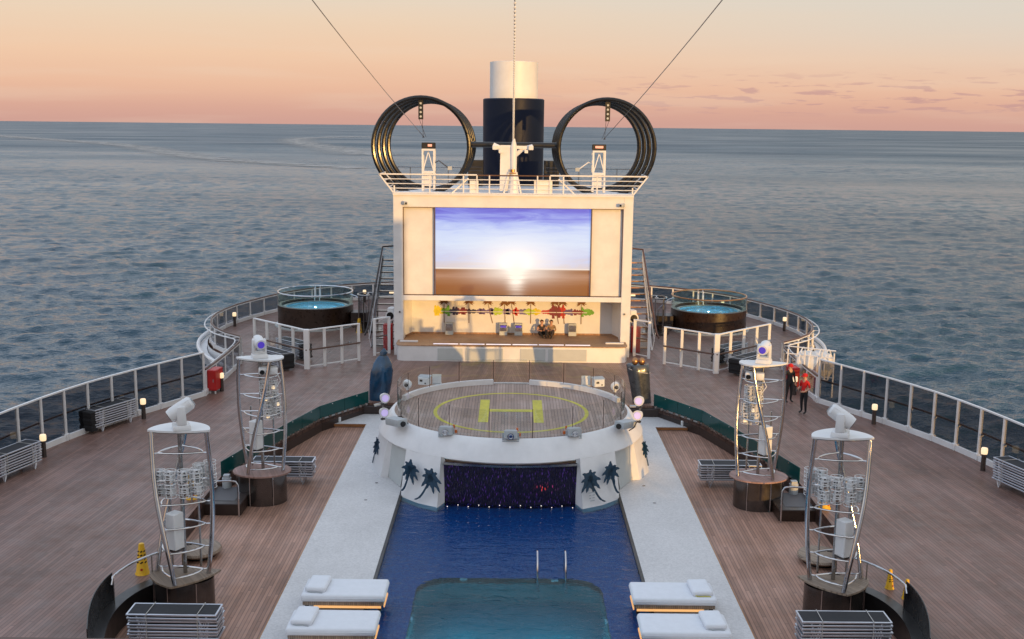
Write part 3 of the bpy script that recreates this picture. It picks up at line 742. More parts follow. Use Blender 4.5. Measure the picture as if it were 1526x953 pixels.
# skyline mural on the back wall of the stage
y=59.19
def flat(mb,pts,yy): mb.face([(a,yy,z) for a,z in pts])
mural=thing('skyline_mural','colourful city skyline with palms painted across the stage back wall','mural',(0,59.2,1.9),local=False)
rng=random.Random(5)
def blob(x0,x1,zc,h,mat,yy,towers=0,tw=.12):
    m=MB(); n=22; up=[];dn=[]
    for i in range(n+1):
        f=i/n; e=math.sin(PI*f)**.45; xx=x0+(x1-x0)*f
        up.append((xx,zc+h*e*(.75+rng.random()*.5))); dn.append((xx,zc-h*.7*e*(.7+rng.random()*.5)))
    flat(m,dn+up[::-1],yy)
    for _ in range(towers):
        c_=rng.uniform(x0+.1,x1-.1); hh=h*rng.uniform(1.1,1.7)
        flat(m,[(c_-tw,zc),(c_+tw,zc),(c_+tw,zc+hh*.8),(c_+tw*.4,zc+hh),(c_-tw*.4,zc+hh),(c_-tw,zc+hh*.8)],yy-.001)
        flat(m,[(c_-tw*.8,zc-hh*.75),(c_+tw*.8+.05,zc-hh*.75),(c_+tw,zc),(c_-tw,zc)],yy-.001)
    return m
segs=[(-4.25,-3.7,'mural_yellow',.17,1),(-3.85,-3.3,'mural_green',.16,0),(-3.4,-2.9,'mural_navy',.13,1),(-3.0,-2.4,'mural_maroon',.12,2),(-2.45,-1.9,'mural_navy',.09,1),(-1.95,-1.4,'mural_purple',.10,2),(-1.45,-.95,'mural_violet',.10,1),(-1.0,-.5,'mural_lime',.17,0),(-.5,.0,'mural_violet',.11,2),(-.05,.45,'mural_red',.12,1),(.4,.8,'mural_violet',.11,1),(.65,1.25,'mural_lime',.13,0),(1.1,1.55,'mural_yellow',.15,0),(1.6,2.2,'mural_red',.10,1),(2.05,2.65,'mural_maroon',.24,1),(2.5,2.95,'mural_red',.22,0),(2.85,3.4,'mural_purple',.13,0),(3.3,3.9,'mural_maroon',.11,0),(3.75,4.45,'mural_green',.17,0)]
for i,(a,b,c_,h,tw) in enumerate(segs): part('skyline_shape',blob(a-.05,b+.05,2.08,h*1.3,c_,y-.003*(i%3),tw+1,.06 if c_!='mural_violet' else .09),M[c_],mural,ang=0)
m=MB(); flat(m,[(-3.9,2.06),(4.1,2.06),(4.1,2.10),(-3.9,2.10)],y-.012); part('waterline',m,M['white_paint'],mural,ang=0)
for i,(a,ln) in enumerate(((-3.72,0),(-2.36,0),(-1.33,.12),(-.05,.08),(1.02,0),(2.33,.1),(2.75,.05),(3.78,0),(-.42,.02))):
    m=MB(); zt=2.60 if i!=8 else 2.55
    flat(m,[(a+ln*2.2-.018,1.45),(a+ln*2.2+.024,1.45),(a+.012,zt),(a-.012,zt)],y-.016)
    for k in range(9):
        an=R(-35+k*31.2); L=.29*rng.uniform(.85,1.15)
        e=Vector((math.cos(an)*L,math.sin(an)*L*.75-.05)); nn=Vector((-math.sin(an),math.cos(an)))*.042
        flat(m,[(a,zt),(a+e.x*.5-nn.x,zt+e.y*.5+.02-nn.y),(a+e.x,zt+e.y),(a+e.x*.5+nn.x,zt+e.y*.5+.02+nn.y)],y-.018-.0005*k)
    part('painted_palm',m,M['frond_brown'],mural,ang=0)
for k,(a,lab) in enumerate(((-3.42,'leftmost, under the mural end'),(-.47,'left one of the middle pair'),(.36,'right one of the middle pair'),(3.3,'right of the seated couple'))):
    t=thing('monitor_box','small grey box by the stage back wall, %s'%lab,'box',(a,58.92,.842),0,'grey boxes along the stage wall')
    m=MB(); m.box((0,.04,.33),(.44,.36,.66),bev=.02); part('cabinet',m,M['light_grey_door'],t)
    m=MB(); m.box((0,-.145,.42),(.38,.02,.36),rx=R(0)); part('front_plate',m,M['dull_steel'] if k in (0,3) else M['steel'],t)
    m=MB(); m.box((0,-.158,.50),(.3,.006,.10)); part('display',m,M['lamp_purple'] if k in (1,2) else M['dull_steel'],t)
for s in (1,-1):
    t=thing('security_camera','small grey security camera under the roof edge, %s corner of the screen building'%('left' if s<0 else 'right'),'camera',(s*5.75,57.3,8.12),R(-30*s),'security cameras on the screen building')
    m=MB(); m.box((0,-.2,-.02),(.2,.36,.18),bev=.03); part('housing',m,M['grey_paint'],t)
    m=MB(); m.cyl((0,-.05,.02),(0,.06,.06),.05,seg=8); part('bracket',m,M['grey_paint'],t)
    m=MB(); m.cyl((0,-.38,-.02),(0,-.40,-.02),.055,seg=10); part('lens',m,M['black_gloss'],t)
    t=thing('wall_lamp','tiny round lamp on the outer face of the %s pillar'%('left' if s<0 else 'right'),'lamp',(s*5.95,57.28,2.35),0,'pillar lamps')
    m=MB(); m.cyl((0,.02,0),(0,-.06,0),.05,seg=10); part('housing',m,M['dull_steel'],t)

# upper platform and everything on it
PL=thing('roof_railing','white roof railing flaring outwards at both ends over the screen','railing',(0,57.3,8.6),local=False)
m=MB(); m.box((0,59.8,8.56),(12.52,5.2,.10)); part('platform',m,Wp,PL)
front=[(-6.2,57.4,8.62),(6.2,57.4,8.62)]
def railpost(a,b): 
    m=MB(); m.span(a,b,.07,.07); part('post',m,Wp,PL)
for xx in (-4.35,-2.6,-1.9,-1.25,1.25,1.9,2.6,4.35): railpost((xx,57.42,8.62),(xx,57.42,9.56))
for s in (1,-1):
    railpost((s*6.15,57.42,8.5),(s*6.98,57.42,9.58)); railpost((s*6.2,57.42,8.6),(s*6.2,57.42,9.0)); railpost((s*3.2,57.42,8.62),(s*2.35,57.5,9.4))
    railpost((s*6.15,62.2,8.5),(s*6.98,62.2,9.58)); railpost((s*6.15,59.8,8.5),(s*6.98,59.8,9.58))
    m=MB()
    for f in (0,.33,.66,1): m.cyl((s*(6.2+.78*f),57.42,8.62+.95*f),(s*(6.2+.78*f),62.2,8.62+.95*f),.03,seg=6)
    part('side_rail',m,Wp,PL)
    m=MB(); m.box((s*1.55,57.5,8.98),(.95,.1,.72)) if s>0 else m.box((s*2.05,57.5,8.95),(.45,.1,.66)); part('switch_cabinet',m,Wp,PL)
for f in (.02,.25,.5,.75):
    m=MB(); w=6.2+.78*f; m.cyl((-w,57.42,8.62+.95*f),(w,57.42,8.62+.95*f),.025,seg=6); part('rail',m,Wp,PL)
for s in (1,-1):
    m=MB(); m.span((s*6.98,57.42,9.58),(s*1.9,57.42,9.58),.07,.07); part('top_rail',m,Wp,PL)
m=MB(); m.span((-1.9,57.42,9.56),(1.9,57.42,9.56),.06,.06); part('top_rail',m,M['brown_rail'],PL)
for s in (1,-1):
    m=MB()
    m.cyl((s*6.6,63,9.75),(s*3.0,63,9.75),.03,seg=6)
    for k in range(6): m.cyl((s*(3.0+.72*k),63,8.6),(s*(3.0+.72*k),63,9.75),.025,seg=6)
    part('rear_rail',m,M['dull_steel'],PL)

mast=thing('signal_mast','white T-shaped mast in front of the funnel holding the light chain','mast',(-.05,58.6,8.6),local=False)
m=MB(); m.box((-.42,58.7,9.9),(.62,.3,2.4),top=.92); m.tube([(-.62,58.7,10.7),(-.75,58.7,10.95),(-1.1,58.7,11.1)],.14,seg=8); m.tube([(.1,58.7,10.6),(.45,58.7,10.9),(1.0,58.7,11.05)],.12,seg=8); part('column',m,Wp,mast)
m=MB(); m.box((-.05,58.62,11.0),(2.0,.16,.16)); part('crossarm',m,Wp,mast)
m=MB(); m.tube([(0,58.55,8.6),(0,58.55,9.8),(0,58.55,11.0),(0,58.55,11.45)],[.3,.16,.18,.06],seg=10); part('pole',m,Wp,mast)
for s in (1,-1):
    m=MB(); m.span((s*.45-.05,58.5,8.6),(s*.2-.05,58.5,9.7),.09,.09); part('stay',m,Wp,mast)
    m=MB(); m.box((s*.95-.05,58.5,10.98),(.26,.3,.24),bev=.03); m.box((s*.68-.02,58.5,10.78),(.18,.2,.16)); part('floodlight',m,Wp,mast)
m=MB(); m.cyl((-.05,58.35,9.72),(-.05,58.35,9.85),.12,seg=10); m.box((-.05,58.4,9.65),(.36,.2,.05)); part('winch',m,M['bronze'],mast)

for s in (1,-1):
    side='left' if s<0 else 'right'
    t=thing('cable_ring','large ring of four black coiled tubes around a zip-line gate, %s of the funnel'%side,'ring',(s*4.95,59.6,8.4),local=False,group='black zip-line rings')
    for k in range(4):
        r_=2.56-.05*k; cx=s*(4.95-.10*k); yy=59.3+k*1.08
        m=MB(); m.tube([(cx+math.cos(a*2*PI/56)*r_,yy,10.98+math.sin(a*2*PI/56)*r_) for a in range(56)],.125,True,10); part('tube',m,M['black_gloss'],t)
    m=MB(); m.box((s*4.98,59.5,12.9),(.26,.06,1.0)); part('hanger_plate',m,M['black_paint'],t)
    m=MB()
    for k in range(4): m.cyl((s*4.98,59.46,12.55+k*.23),(s*4.98,59.40,12.55+k*.23),.06,seg=10)
    part('hanger_holes',m,M['light_grey_door'],t)
    m=MB(); m.cyl((s*4.9,59.5,12.4),(s*4.85,59.5,11.5),.012,seg=5); m.cyl((s*5.06,59.5,12.4),(s*4.7,59.5,11.45),.012,seg=5); m.ball((s*4.85,59.5,11.48),.05,seg=8,rings=6); part('sling',m,M['dark_steel'],t)
    t=thing('zipline_gate','white zip-line gate tower with a black display on top inside the %s ring'%side,'tower',(s*4.6,60,8.6),group='zip-line gate towers')
    m=MB()
    for a in (-1,1):
        for b in (-1,1): m.span((a*.31,b*.3,0),(a*.31,b*.3,2.25),.09,.09)
    m.box((0,0,1.0),(.7,.7,.12)); m.box((0,0,2.2),(.7,.7,.1)); m.box((0,.1,.6),(.66,.5,.7))
    m.span((-.28,-.3,1.1),(.0,-.3,2.1),.06,.05); m.span((.28,-.3,1.1),(.0,-.3,2.1),.06,.05); part('frame',m,Wp,t)
    m=MB(); m.box((0,-.05,2.42),(.74,.4,.32),bev=.02); part('display_case',m,M['black_paint'],t)
    m=MB(); m.box((.08 if s<0 else 0,-.255,2.43),(.22 if s<0 else .42,.012,.12)); part('display',m,M['lamp_red'],t)
    m=MB(); m.tube([(-s*.35,-.1,1.5),(-s*.55,-.1,1.62),(-s*1.05,-.1,1.25)],.035,seg=6); part('arm',m,M['dark_steel'] if s<0 else Wp,t)
    m=MB(); m.box((-s*1.15,-.12,1.22),(.22,.16,.2)); part('counterweight',m,M['grey_paint'],t)
    t=thing('roof_cabinet','black louvred vent box close beside the funnel, %s side'%side,'vent',(s*2.25,66,8.6),group='vent boxes beside the funnel')
    m=MB(); m.box((0,0,.75),(.9,1.2,1.5),bev=.02); part('casing',m,M['black_paint'],t)
    m=MB(); [m.box((0,-.61,.3+.2*k),(.7,.03,.05),rx=R(30)) for k in range(5)]; part('louvre',m,M['dark_steel'],t)
    t=thing('zip_cable','thin steel zip-line cable from the %s ring to the top of the frame'%side,'cable',(s*4.85,59.5,11.5),local=False,group='zip-line cables')
    m=MB(); m.tube([Vector((s*4.8,59.6,11.45)).lerp(Vector((s*6.5,-2,21.2)),f/12)-Vector((0,0,.5*math.sin(PI*f/12))) for f in range(13)],.016,seg=5); part('wire',m,M['dark_steel'],t)
m=MB(); m.cyl((-2.35,59.6,11.1),(2.35,59.6,11.1),.15,seg=12); m.mi=1
for a in (-2.33,2.33): m.cyl((a-.05,59.6,11.1),(a+.05,59.6,11.1),.2,seg=12)
single('ring_crossbar',m,[M['black_paint'],M['dark_steel']],'black horizontal bar joining the two large rings','bar',base=(0,59.6,11.1))
t=thing('light_chain','string of small white bulbs rising from the signal mast','light string',(-.03,58.55,11.45),local=False)
A_,B_=Vector((-.03,58.55,11.45)),Vector((0,-2,22.5)); pts=[A_.lerp(B_,f/40)-Vector((0,0,1.0*math.sin(PI*f/40))) for f in range(41)]
m=MB(); m.tube(pts,.018,seg=5); part('wire',m,M['dark_steel'],t)
m=MB()
for k in range(70):
    f=k/150*40; i=int(f); m.ball(pts[i].lerp(pts[i+1],f-i)-Vector((0,0,.05)),.055 if k<40 else .045,seg=6,rings=4)
part('bulb',m,M['white_plastic'],t,kind=None)
fu=thing('funnel','tall round ship funnel, navy below and white above','funnel',(-.04,70,8.5),local=False)
m=MB(); m.lathe([(1.85,6),(1.88,13.72),(1.80,13.78),(1.4,13.78)],(-.04,70,0),64,sx=1.02); part('lower_casing',m,M['navy_paint'],fu)
m=MB(); m.lathe([(1.50,13.7),(1.50,16.0),(1.36,16.02),(1.36,15.3)],(-.04,70,0),64); part('upper_casing',m,M['funnel_white'],fu)
# ================================================================ fences and glass screens
def fence(name,label,pts,h,step,group=None,base=.22,mid=None,cap='white',thick=.105,glassm='tinted_glass',s=1,post_at=None,rail_in=.13,lowrail=False):
    P=post_at or sub([(p[0],p[1],0) for p in pts],step)
    P=[Vector((s*p[0],p[1],0)) for p in P]
    t=thing(name,label,'fence',(P[0].x,P[0].y,0),group=group,local=False)
    cx=lambda a,b:(b-a).normalized()
    for p in P:
        m=MB(); m.box((p.x,p.y,h/2),(thick,thick,h),bev=.008)
        if base: m.box((p.x,p.y,.13),(thick*2.0,thick*2.0,.26),bev=.01)
        part('post',m,Wp,t)
    for a,b in zip(P,P[1:]):
        d_=cx(a,b)*(thick*.5+.004); z0=base if base else .12
        m=MB(); m.span(a+d_+Vector((0,0,(z0+h-.06)/2)),b-d_+Vector((0,0,(z0+h-.06)/2)),.014,h-.06-z0); part('glass_panel',m,M[glassm],t)
    m=MB()
    for a,b in zip(P,P[1:]): m.span(a+Vector((0,0,h-.02)),b+Vector((0,0,h-.02)),thick*.9,.055)
    part('top_rail',m,Wp,t)
    if cap!='white':
        m=MB(); m.tube([p+Vector((0,0,h+.045)) for p in P],.045,seg=8); part('cap_rail',m,M[cap],t)
    if base:
        m=MB()
        for a,b in zip(P,P[1:]): m.span(a+Vector((0,0,base/2-.01)),b+Vector((0,0,base/2-.01)),thick*1.3,base)
        part('base_curb',m,Wp,t)
    elif lowrail:
        m=MB()
        for a,b in zip(P,P[1:]): m.span(a+Vector((0,0,.12)),b+Vector((0,0,.12)),.05,.05)
        part('bottom_rail',m,Wp,t)
    if mid:
        inn=[]
        for i,p in enumerate(P):
            tt=(P[min(i+1,len(P)-1)]-P[max(i-1,0)]).normalized(); n_=Vector((-tt.y,tt.x,0))*(1 if s>0 else -1)
            inn.append(p+n_*rail_in+Vector((0,0,mid)))
        m=MB(); m.tube(inn,.042,seg=8); part('handrail',m,M['brown_rail'],t)
        for p,q in zip(P,inn):
            m=MB(); m.cyl(p+Vector((0,0,mid-.1)),q+Vector((0,0,-.10)),.022,seg=6); m.cyl(q+Vector((0,0,-.1)),q+Vector((0,0,-.02)),.022,seg=6); part('rail_bracket',m,Wp,t)
    return t
for s in (1,-1):
    side='left' if s<0 else 'right'
    side_pts=[(p.x,p.y) for p in smooth([(*p,0) for p in SIDE[1:]],2)]
    fence('windscreen','tall dark glass windscreen with white posts along the %s deck edge'%side,side_pts[::-1],2.0,1.30,'tall windscreens along the deck edge',mid=1.02,s=s)
    t=fence('terrace_railing','low curved railing with brown cap round the %s hot tub terrace'%side,bul,1.1,1.62,'curved terrace railings',cap='brown_rail',s=s,base=.2)
    # sloping glass corner that joins the tall windscreen to the low railing, and the outer rail
    m=MB(); a=Vector((s*13.8,48.05,0)); m.face([a+Vector((0,0,1.1)),a+Vector((0,0,1.97)),Vector((s*13.76,49.3,1.1))]); part('corner_glass',m,M['tinted_glass'],t)
    m=MB(); L=[(s*(p[0]+.34),p[1],.98) for p in bul]; m.tube(L[:len(L)-6],.035,seg=6)
    for k in range(0,len(L)-6,2): m.cyl(L[k],(bul[k][0]*s,bul[k][1],1.0),.02,seg=5)
    part('outer_rail',m,Wp,t)
    lab='white framed glass corner screen in front of the %s hot tub'%side
    p1=sub([(10.24,53.74,0),(13.6,57.0,0)],1.17); p0=sub([(7.93,55.77,0),(10.24,53.74,0)],1.02)
    fence('corner_screen',lab,None,1.98,1,'glass corner screens',base=0,mid=.98,s=s,post_at=p0+p1[1:],thick=.14,glassm='clear_glass',rail_in=-.13,lowrail=True)
    fence('gate_screen','small white framed glass screen beside the %s pillar of the screen building'%side,None,2.0,1,'small glass screens',base=0,mid=.98,s=s,post_at=[(6.58,57.75,0),(7.28,57.1,0)],thick=.15,glassm='clear_glass',rail_in=.12,lowrail=True)
    m=MB(); m.box((s*10.24,53.74,1.0),(.27,.27,2.02),bev=.015); 
    single('corner_post',m,Wp,'thick white post at the front corner of the %s glass screen'%side,'post','thick corner posts',base=(s*10.24,53.74,0))
    # teal glass guard along the raised deck
    P=sub([(*p,0) for p in INNER[10:]],1.55); P=[Vector((s*p.x,p.y,0)) for p in P]
    t=thing('glass_guard','low teal glass guard along the %s edge of the raised deck'%side,'guard',(P[0].x,P[0].y,0),group='teal glass guards',local=False)
    for a,b in zip(P,P[1:]):
        d_=(b-a).normalized()*.012; m=MB(); m.span(a+d_+Vector((0,0,.26)),b-d_+Vector((0,0,.26)),.022,.54); part('glass_panel',m,M['teal_glass'],t)
        for f in (.12,.4,.65,.9):
            q=a.lerp(b,f); m=MB(); m.box((q.x-s*.02,q.y,-.03),(.10,.14,.10)); part('clamp',m,M['dull_steel'],t)
        m=MB(); q=a.lerp(b,.5); m.cyl(q+Vector((-.02,-.02,.47)),q+Vector((.02,.02,.47)),.02,seg=6); part('button',m,M['steel'],t)
    m=MB(); m.wall([(p.x,p.y) for p in P],-.07,-.002,.06); part('shoe_rail',m,M['dull_steel'],t)
    # curved black parapet with handrail beside the near light tower
    cur=[(s*p.x,p.y) for p in smooth([(8.9,28.3,0),(9.35,27.75,0),(9.8,27.1,0),(10.03,26.2,0),(9.98,25.2,0),(9.75,24.2,0),(9.4,23.2,0)],3)]
    t=thing('curved_parapet','curved black parapet with steel handrail around the foot of the near %s tower'%side,'parapet',(s*9.4,25,-.6),group='curved black parapets',local=False)
    m=MB(); m.wall(cur,-.6,.06,.34); part('wall',m,M['black_paint'],t)
    k0=len(cur)//2-2
    m=MB(); m.wall([(a+s*.14,b) for a,b in cur[k0:]],.06,.80,.02); part('glass_panel',m,M['black_gloss'],t)
    rl=[Vector((a+s*.0,b,.80)) for a,b in cur[:k0+3]]; rl=[Vector((cur[0][0]-s*.25,cur[0][1]+.05,.80))]+rl+[Vector((cur[k0+3][0],cur[k0+3][1],.62))]
    m=MB(); m.tube(rl,.032,seg=8); part('handrail',m,M['steel'],t)
    for q in (rl[2],rl[len(rl)//2],rl[-2]):
        m=MB(); m.cyl((q.x,q.y,.06),(q.x,q.y,.79),.018,seg=6); part('rail_post',m,M['dull_steel'],t)
    # landing with a handrail beside the middle tower, round ledge behind the near tower
    t=thing('deck_steps','two low steps with a bent steel handrail between the two %s towers'%side,'steps',(s*9.4,34.8,-.6),group='low steps up to the raised deck',local=False)
    m=MB(); m.box((s*9.45,35.2,-.40),(1.25,1.7,.398),bev=.02); part('step',m,M['dark_brown' if s<0 else 'hot_tub_cladding'],t)
    m=MB(); m.box((s*9.6,35.35,-.196),(1.0,1.4,.01)); part('tread',m,M['step_grey'],t)
    m=MB(); m.tube([(s*8.87,34.25,-.6),(s*8.87,34.25,.48),(s*8.95,34.25,.60),(s*9.1,34.22,.64),(s*10.2,34.0,.64),(s*10.3,34,.6),(s*10.32,34,0)],.03,seg=8); part('handrail',m,M['steel'],t)
    m=MB(); m.cyl((s*9.7,36.0,-.19),(s*9.7,36.0,.15),.16,seg=12); m.box((s*9.7,36,.2),(.2,.2,.12)); part('deck_lamp',m,M['grey_paint'],t)
    t=thing('round_ledge','low round wooden ledge on a dark base just behind the near %s tower'%side,'bench',(s*9.25,31.0,-.6),group='round ledges',local=False)
    m=MB(); m.lathe([(.0,.15),(.62,.15),(.66,.20),(.62,.26),(0,.26)],(s*9.25,31.0,-.62),28,sx=1,sy=1.1); part('seat',m,M['teak_base'],t)
    m=MB(); m.lathe([(.5,-.02),(.5,.155)],(s*9.25,31,-.6),24); part('base',m,M['black_paint'],t)

# ================================================================ light towers
def leg3(a,b,bulge,n=10):
    a=Vector(a);b=Vector(b); out=[]
    for i in range(n+1):
        f=i/n; p=a.lerp(b,f); r_=Vector((p.x,p.y,0)); 
        if r_.length>1e-3: p+=r_.normalized()*bulge*math.sin(PI*f)
        out.append(p)
    return out
def tower(name,label,loc,s,top,base,basepoly,zb,zt,drum_r,basemat,drumshape):
    """s mirrors in x; all coordinates local, z=0 at the inner deck"""
    t=thing(name,label,'light tower',loc,group='stainless steel light towers')
    fx=lambda p:(s*p[0],*p[1:])
    m=MB(); m.lathe([(drum_r,0),(drum_r,zb-.05)],(0,0,0),40,sx=drumshape[0],sy=drumshape[1]); part('drum',m,M['dark_steel'],t)
    for a in (-35,20,75):
        m=MB(); an=R(a); m.cyl((s*math.sin(an)*(drum_r*drumshape[0]+.02),-math.cos(an)*(drum_r*drumshape[1]+.02),0),(s*math.sin(an)*(drum_r*drumshape[0]+.02),-math.cos(an)*(drum_r*drumshape[1]+.02),zb-.05),.02,seg=6); part('seam_rod',m,M['steel'],t)
    m=MB(); m.prism([fx(p) for p in basepoly],zb-.05,zb); part('base_top',m,M[basemat],t)
    legs=[]
    for (ta,ba) in zip(top,base):
        L=leg3((ta[0],ta[1],zt-.03),(ba[0],ba[1],zb),.13); legs.append(L)
        m=MB(); m.tube([fx(p) for p in L],.062,seg=14); part('leg',m,M['steel'] if True else 0,t)
    m=MB(); m.cyl((0,.12*1,zb),(0,.12,zt),.055,seg=12); part('centre_pole',m,M['dull_steel'],t)
    m=MB(); m.cyl((.45*s,.5,zb),(.45*s,.5,zb+2.1),.03,seg=8); m.cyl((-.3*s,.55,zb),(-.3*s,.55,zb+2.6),.03,seg=8); part('rear_pole',m,M['dull_steel'],t)
    for f in (.965,.80,.64,.48,.32,.14):
        i=f*10; k=min(9,int(i)); C3=[L[k].lerp(L[k+1],i-k) for L in legs]
        g=sum(C3,Vector())/3; cor=[g+(p-g)*.80 for p in C3]; cen=g
        ring=[]
        for a_,b_ in zip(cor,cor[1:]+cor[:1]):
            mid_=(a_+b_)/2; mid_=cen+(mid_-cen)*1.75
            for q in range(8):
                u=q/8; ring.append(a_*(1-u)**2+mid_*2*u*(1-u)+b_*u*u)
        m=MB(); m.tube([fx(p) for p in ring],.026,True,seg=8)
        for p,q in zip(cor,C3): m.cyl(fx(p),fx(q),.018,seg=6)
        part('hoop',m,M['steel'],t)
    # pointed oval plate on top
    cor=[Vector((ta[0],ta[1],0)) for ta in top]; g=sum(cor,Vector())/3; cor=[g+(c_-g)*1.12 for c_ in cor]; pl=[]
    for a_,b_ in zip(cor,cor[1:]+cor[:1]):
        mid_=g+((a_+b_)/2-g)*2.0
        for q in range(10):
            u=q/10; p=a_*(1-u)**2+mid_*2*u*(1-u)+b_*u*u; pl.append(p)
    m=MB(); m.prism([fx(p) for p in pl],zt,zt+.05); part('top_plate',m,M['white_plastic'],t)
    m=MB(); m.prism([fx(g+(p-g)*.93) for p in pl],zt-.035,zt); part('plate_frame',m,M['dull_steel'],t)
    # speakers on the pole
    m=MB(); m.box((.12*s,-.22,zb+1.30),(.32,.34,.98),rz=R(28)*s,bev=.02); m.mi=1; part('column_speaker',m,[M['white_plastic']],t)
    m=MB(); m.box((.12*s,-.22,zb+.78),(.30,.32,.05),rz=R(28)*s); part('speaker_foot',m,M['dark_steel'],t)
    return t
def moving_head(loc,rz,tilt,side,label,lens=True):
    t=thing('moving_head_light',label,'stage light',loc,rz,'white moving head lights')
    m=MB(); m.box((0,0,.07),(.52,.46,.14),bev=.03,seg=2,top=.9); part('base',m,M['white_plastic'],t)
    for q in (-1,1):
        m=MB(); m.box((q*.19,0,.38),(.09,.24,.5),bev=.035,seg=2,top=.85); part('yoke_arm',m,M['white_plastic'],t)
    m=MB(); m.box((0,0,.17),(.4,.24,.08),bev=.02); part('yoke_base',m,M['white_plastic'],t)
    rot=Matrix.Translation((0,0,.52))@Matrix.Rotation(tilt,4,'X')
    m=MB(); m.tube([(0,.34,0),(0,.28,0),(0,0,0),(0,-.22,0),(0,-.34,0)],[.13,.18,.19,.19,.165],seg=18); m.box((0,.16,0),(.30,.3,.30),bev=.05,seg=2); m.xf(rot); part('head',m,M['white_plastic'],t)
    m=MB(); m.cyl((0,-.33,0),(0,-.355,0),.115,seg=18); m.xf(rot); part('lens',m,M['lamp_purple'] if lens else M['black_gloss'],t)
    m=MB(); [m.box((0,.355,-.09+.06*k),(.2,.02,.025)) for k in range(4)]; m.xf(rot); part('vent',m,M['grey_paint'],t)
    return t
def cluster(loc,rz,label,warm):
    """bunch of round spotlights in a white wire basket"""
    t=thing('spotlight_cluster',label,'spotlight',loc,rz,'clusters of small white spotlights')
    rq=random.Random(int(loc[0]*100)+int(loc[2]*10))
    for k,(a,z) in enumerate(((-.16,.02),(.15,.05),(-.14,-.34),(.16,-.31))):
        m=MB(); rz_=rq.uniform(-.6,.6); m.box((a,0,z),(.19,.18,.22),rz=rz_,bev=.025); m.box((a,.0,z+.15),(.13,.12,.08),rz=rz_,bev=.015); part('lamp_housing',m,M['white_plastic'],t)
        m=MB(); c_,s_=math.cos(rz_),math.sin(rz_); f=Vector((s_,-c_,0)); m.cyl(Vector((a,0,z-.03))+f*.09,Vector((a,0,z-.03))+f*.11,.055,seg=12); part('lens',m,M['dull_steel'] if not(warm and k in(1,2)) else M['lamp_warm'],t)
        m=MB(); m.box(Vector((a,0,z+.075))+f*.092,(.10,.012,.03),rz=rz_); m.box(Vector((a,0,z+.16))+f*.064,(.05,.01,.03),rz=rz_); part('vent_slot',m,M['dark_steel'],t)
        m=MB()
        for zz_ in (-.13,0,.13,.22): m.tube([(a+math.cos(q*PI/7)*.155,math.sin(q*PI/7)*.155,z+zz_) for q in range(14)],.010,True,4)
        for q in range(7): m.cyl((a+math.cos(q*2*PI/7)*.155,math.sin(q*2*PI/7)*.155,z-.13),(a+math.cos(q*2*PI/7)*.155,math.sin(q*2*PI/7)*.155,z+.22),.008,seg=4)
        part('wire_cage',m,M['white_plastic'],t)
    m=MB(); m.box((0,.14,-.17),(.08,.06,.75)); m.box((0,.1,.2),(.5,.05,.05)); part('bracket',m,M['white_paint'],t)
    return t
pn=lambda n,f:[f(i/n) for i in range(n)]
def almond(pts,n=10,b=1.7):
    cor=[Vector((*p,0)) for p in pts]; g=sum(cor,Vector())/len(cor); o=[]
    for a_,b_ in zip(cor,cor[1:]+cor[:1]):
        mid_=g+((a_+b_)/2-g)*b
        for q in range(n):
            u=q/n; o.append(a_*(1-u)**2+mid_*2*u*(1-u)+b_*u*u)
    return o
for s in (1,-1):
    side='left' if s<0 else 'right'
    # near tower, centre x 8.6 ; outward side has the pointed end
    near=tower('light_tower','nearest %s twisted steel light tower with a pointed oval top plate'%side,(s*8.6,27.4,-.6),s,
        [(.68,-.05),(-.74,-.02),(.0,.75)],[(.03,-.72),(-.62,.1),(.78,.22)],almond([(.98,.25),(-.88,.35),(.1,-.85)]),.93,4.85,.78,'teak_base',(1.0,.8))
    mid=tower('light_tower','farther %s twisted steel light tower on a tall dark drum'%side,(s*8.45,35.9,-.6),s,
        [(.68,.0),(-.45,-.45),(-.62,.35)],[(.62,.45),(.36,-.55),(-.72,-.1)],[Vector((math.cos(a*PI/24)*.98,math.sin(a*PI/24)*.80,0)) for a in range(48)],1.08,4.95,.82,'teak_red',(1.0,.85))
    moving_head((s*8.52,27.45,4.30),R(68*s),R(32),s,'white moving head light tilted sideways on the nearest %s tower'%side,lens=False)
    moving_head((s*8.42,35.85,4.40),R(-24*s),R(6),s,'white moving head light with a purple lens on the farther %s tower'%side)
    for k,(a,b,z,rz) in enumerate(((.34,-.15,2.98,20),(-.30,-.12,3.0,-10),(-.55,.35,3.05,-40))):
        cluster((s*(8.6+a),27.4+b,z),R(rz*s),'bunch of small white spotlights inside the nearest %s tower, %s one'%(side,('outer','inner','rear')[k]),False)
    for k,(a,b,z,rz) in enumerate(((-.30,.0,3.35,-20),(-.38,.05,2.75,-30))):
        cluster((s*(8.45+a),35.9+b,z),R(rz*s),'bunch of small white spotlights on the inner side of the farther %s tower, %s one'%(side,('upper','lower')[k]),s<0 or k==1)
    t=thing('hanging_projector','white hanging projector just under the top plate of the farther %s tower'%side,'projector',(s*8.1,35.65,3.95),R(-15*s),'hanging white projectors')
    m=MB(); m.box((0,0,.05),(.62,.3,.26),bev=.06,seg=2); part('housing',m,M['white_plastic'],t)
    m=MB(); m.tube([(.25,0,.0),(.4,.0,-.3),(.2,0,-.62),(0,.05,-.7)],.018,seg=6); part('cable',m,M['white_plastic'],t)
    m=MB(); m.cyl((-.2,-.15,.03),(-.2,-.18,.03),.08,seg=10); part('lens',m,M['black_gloss'],t)

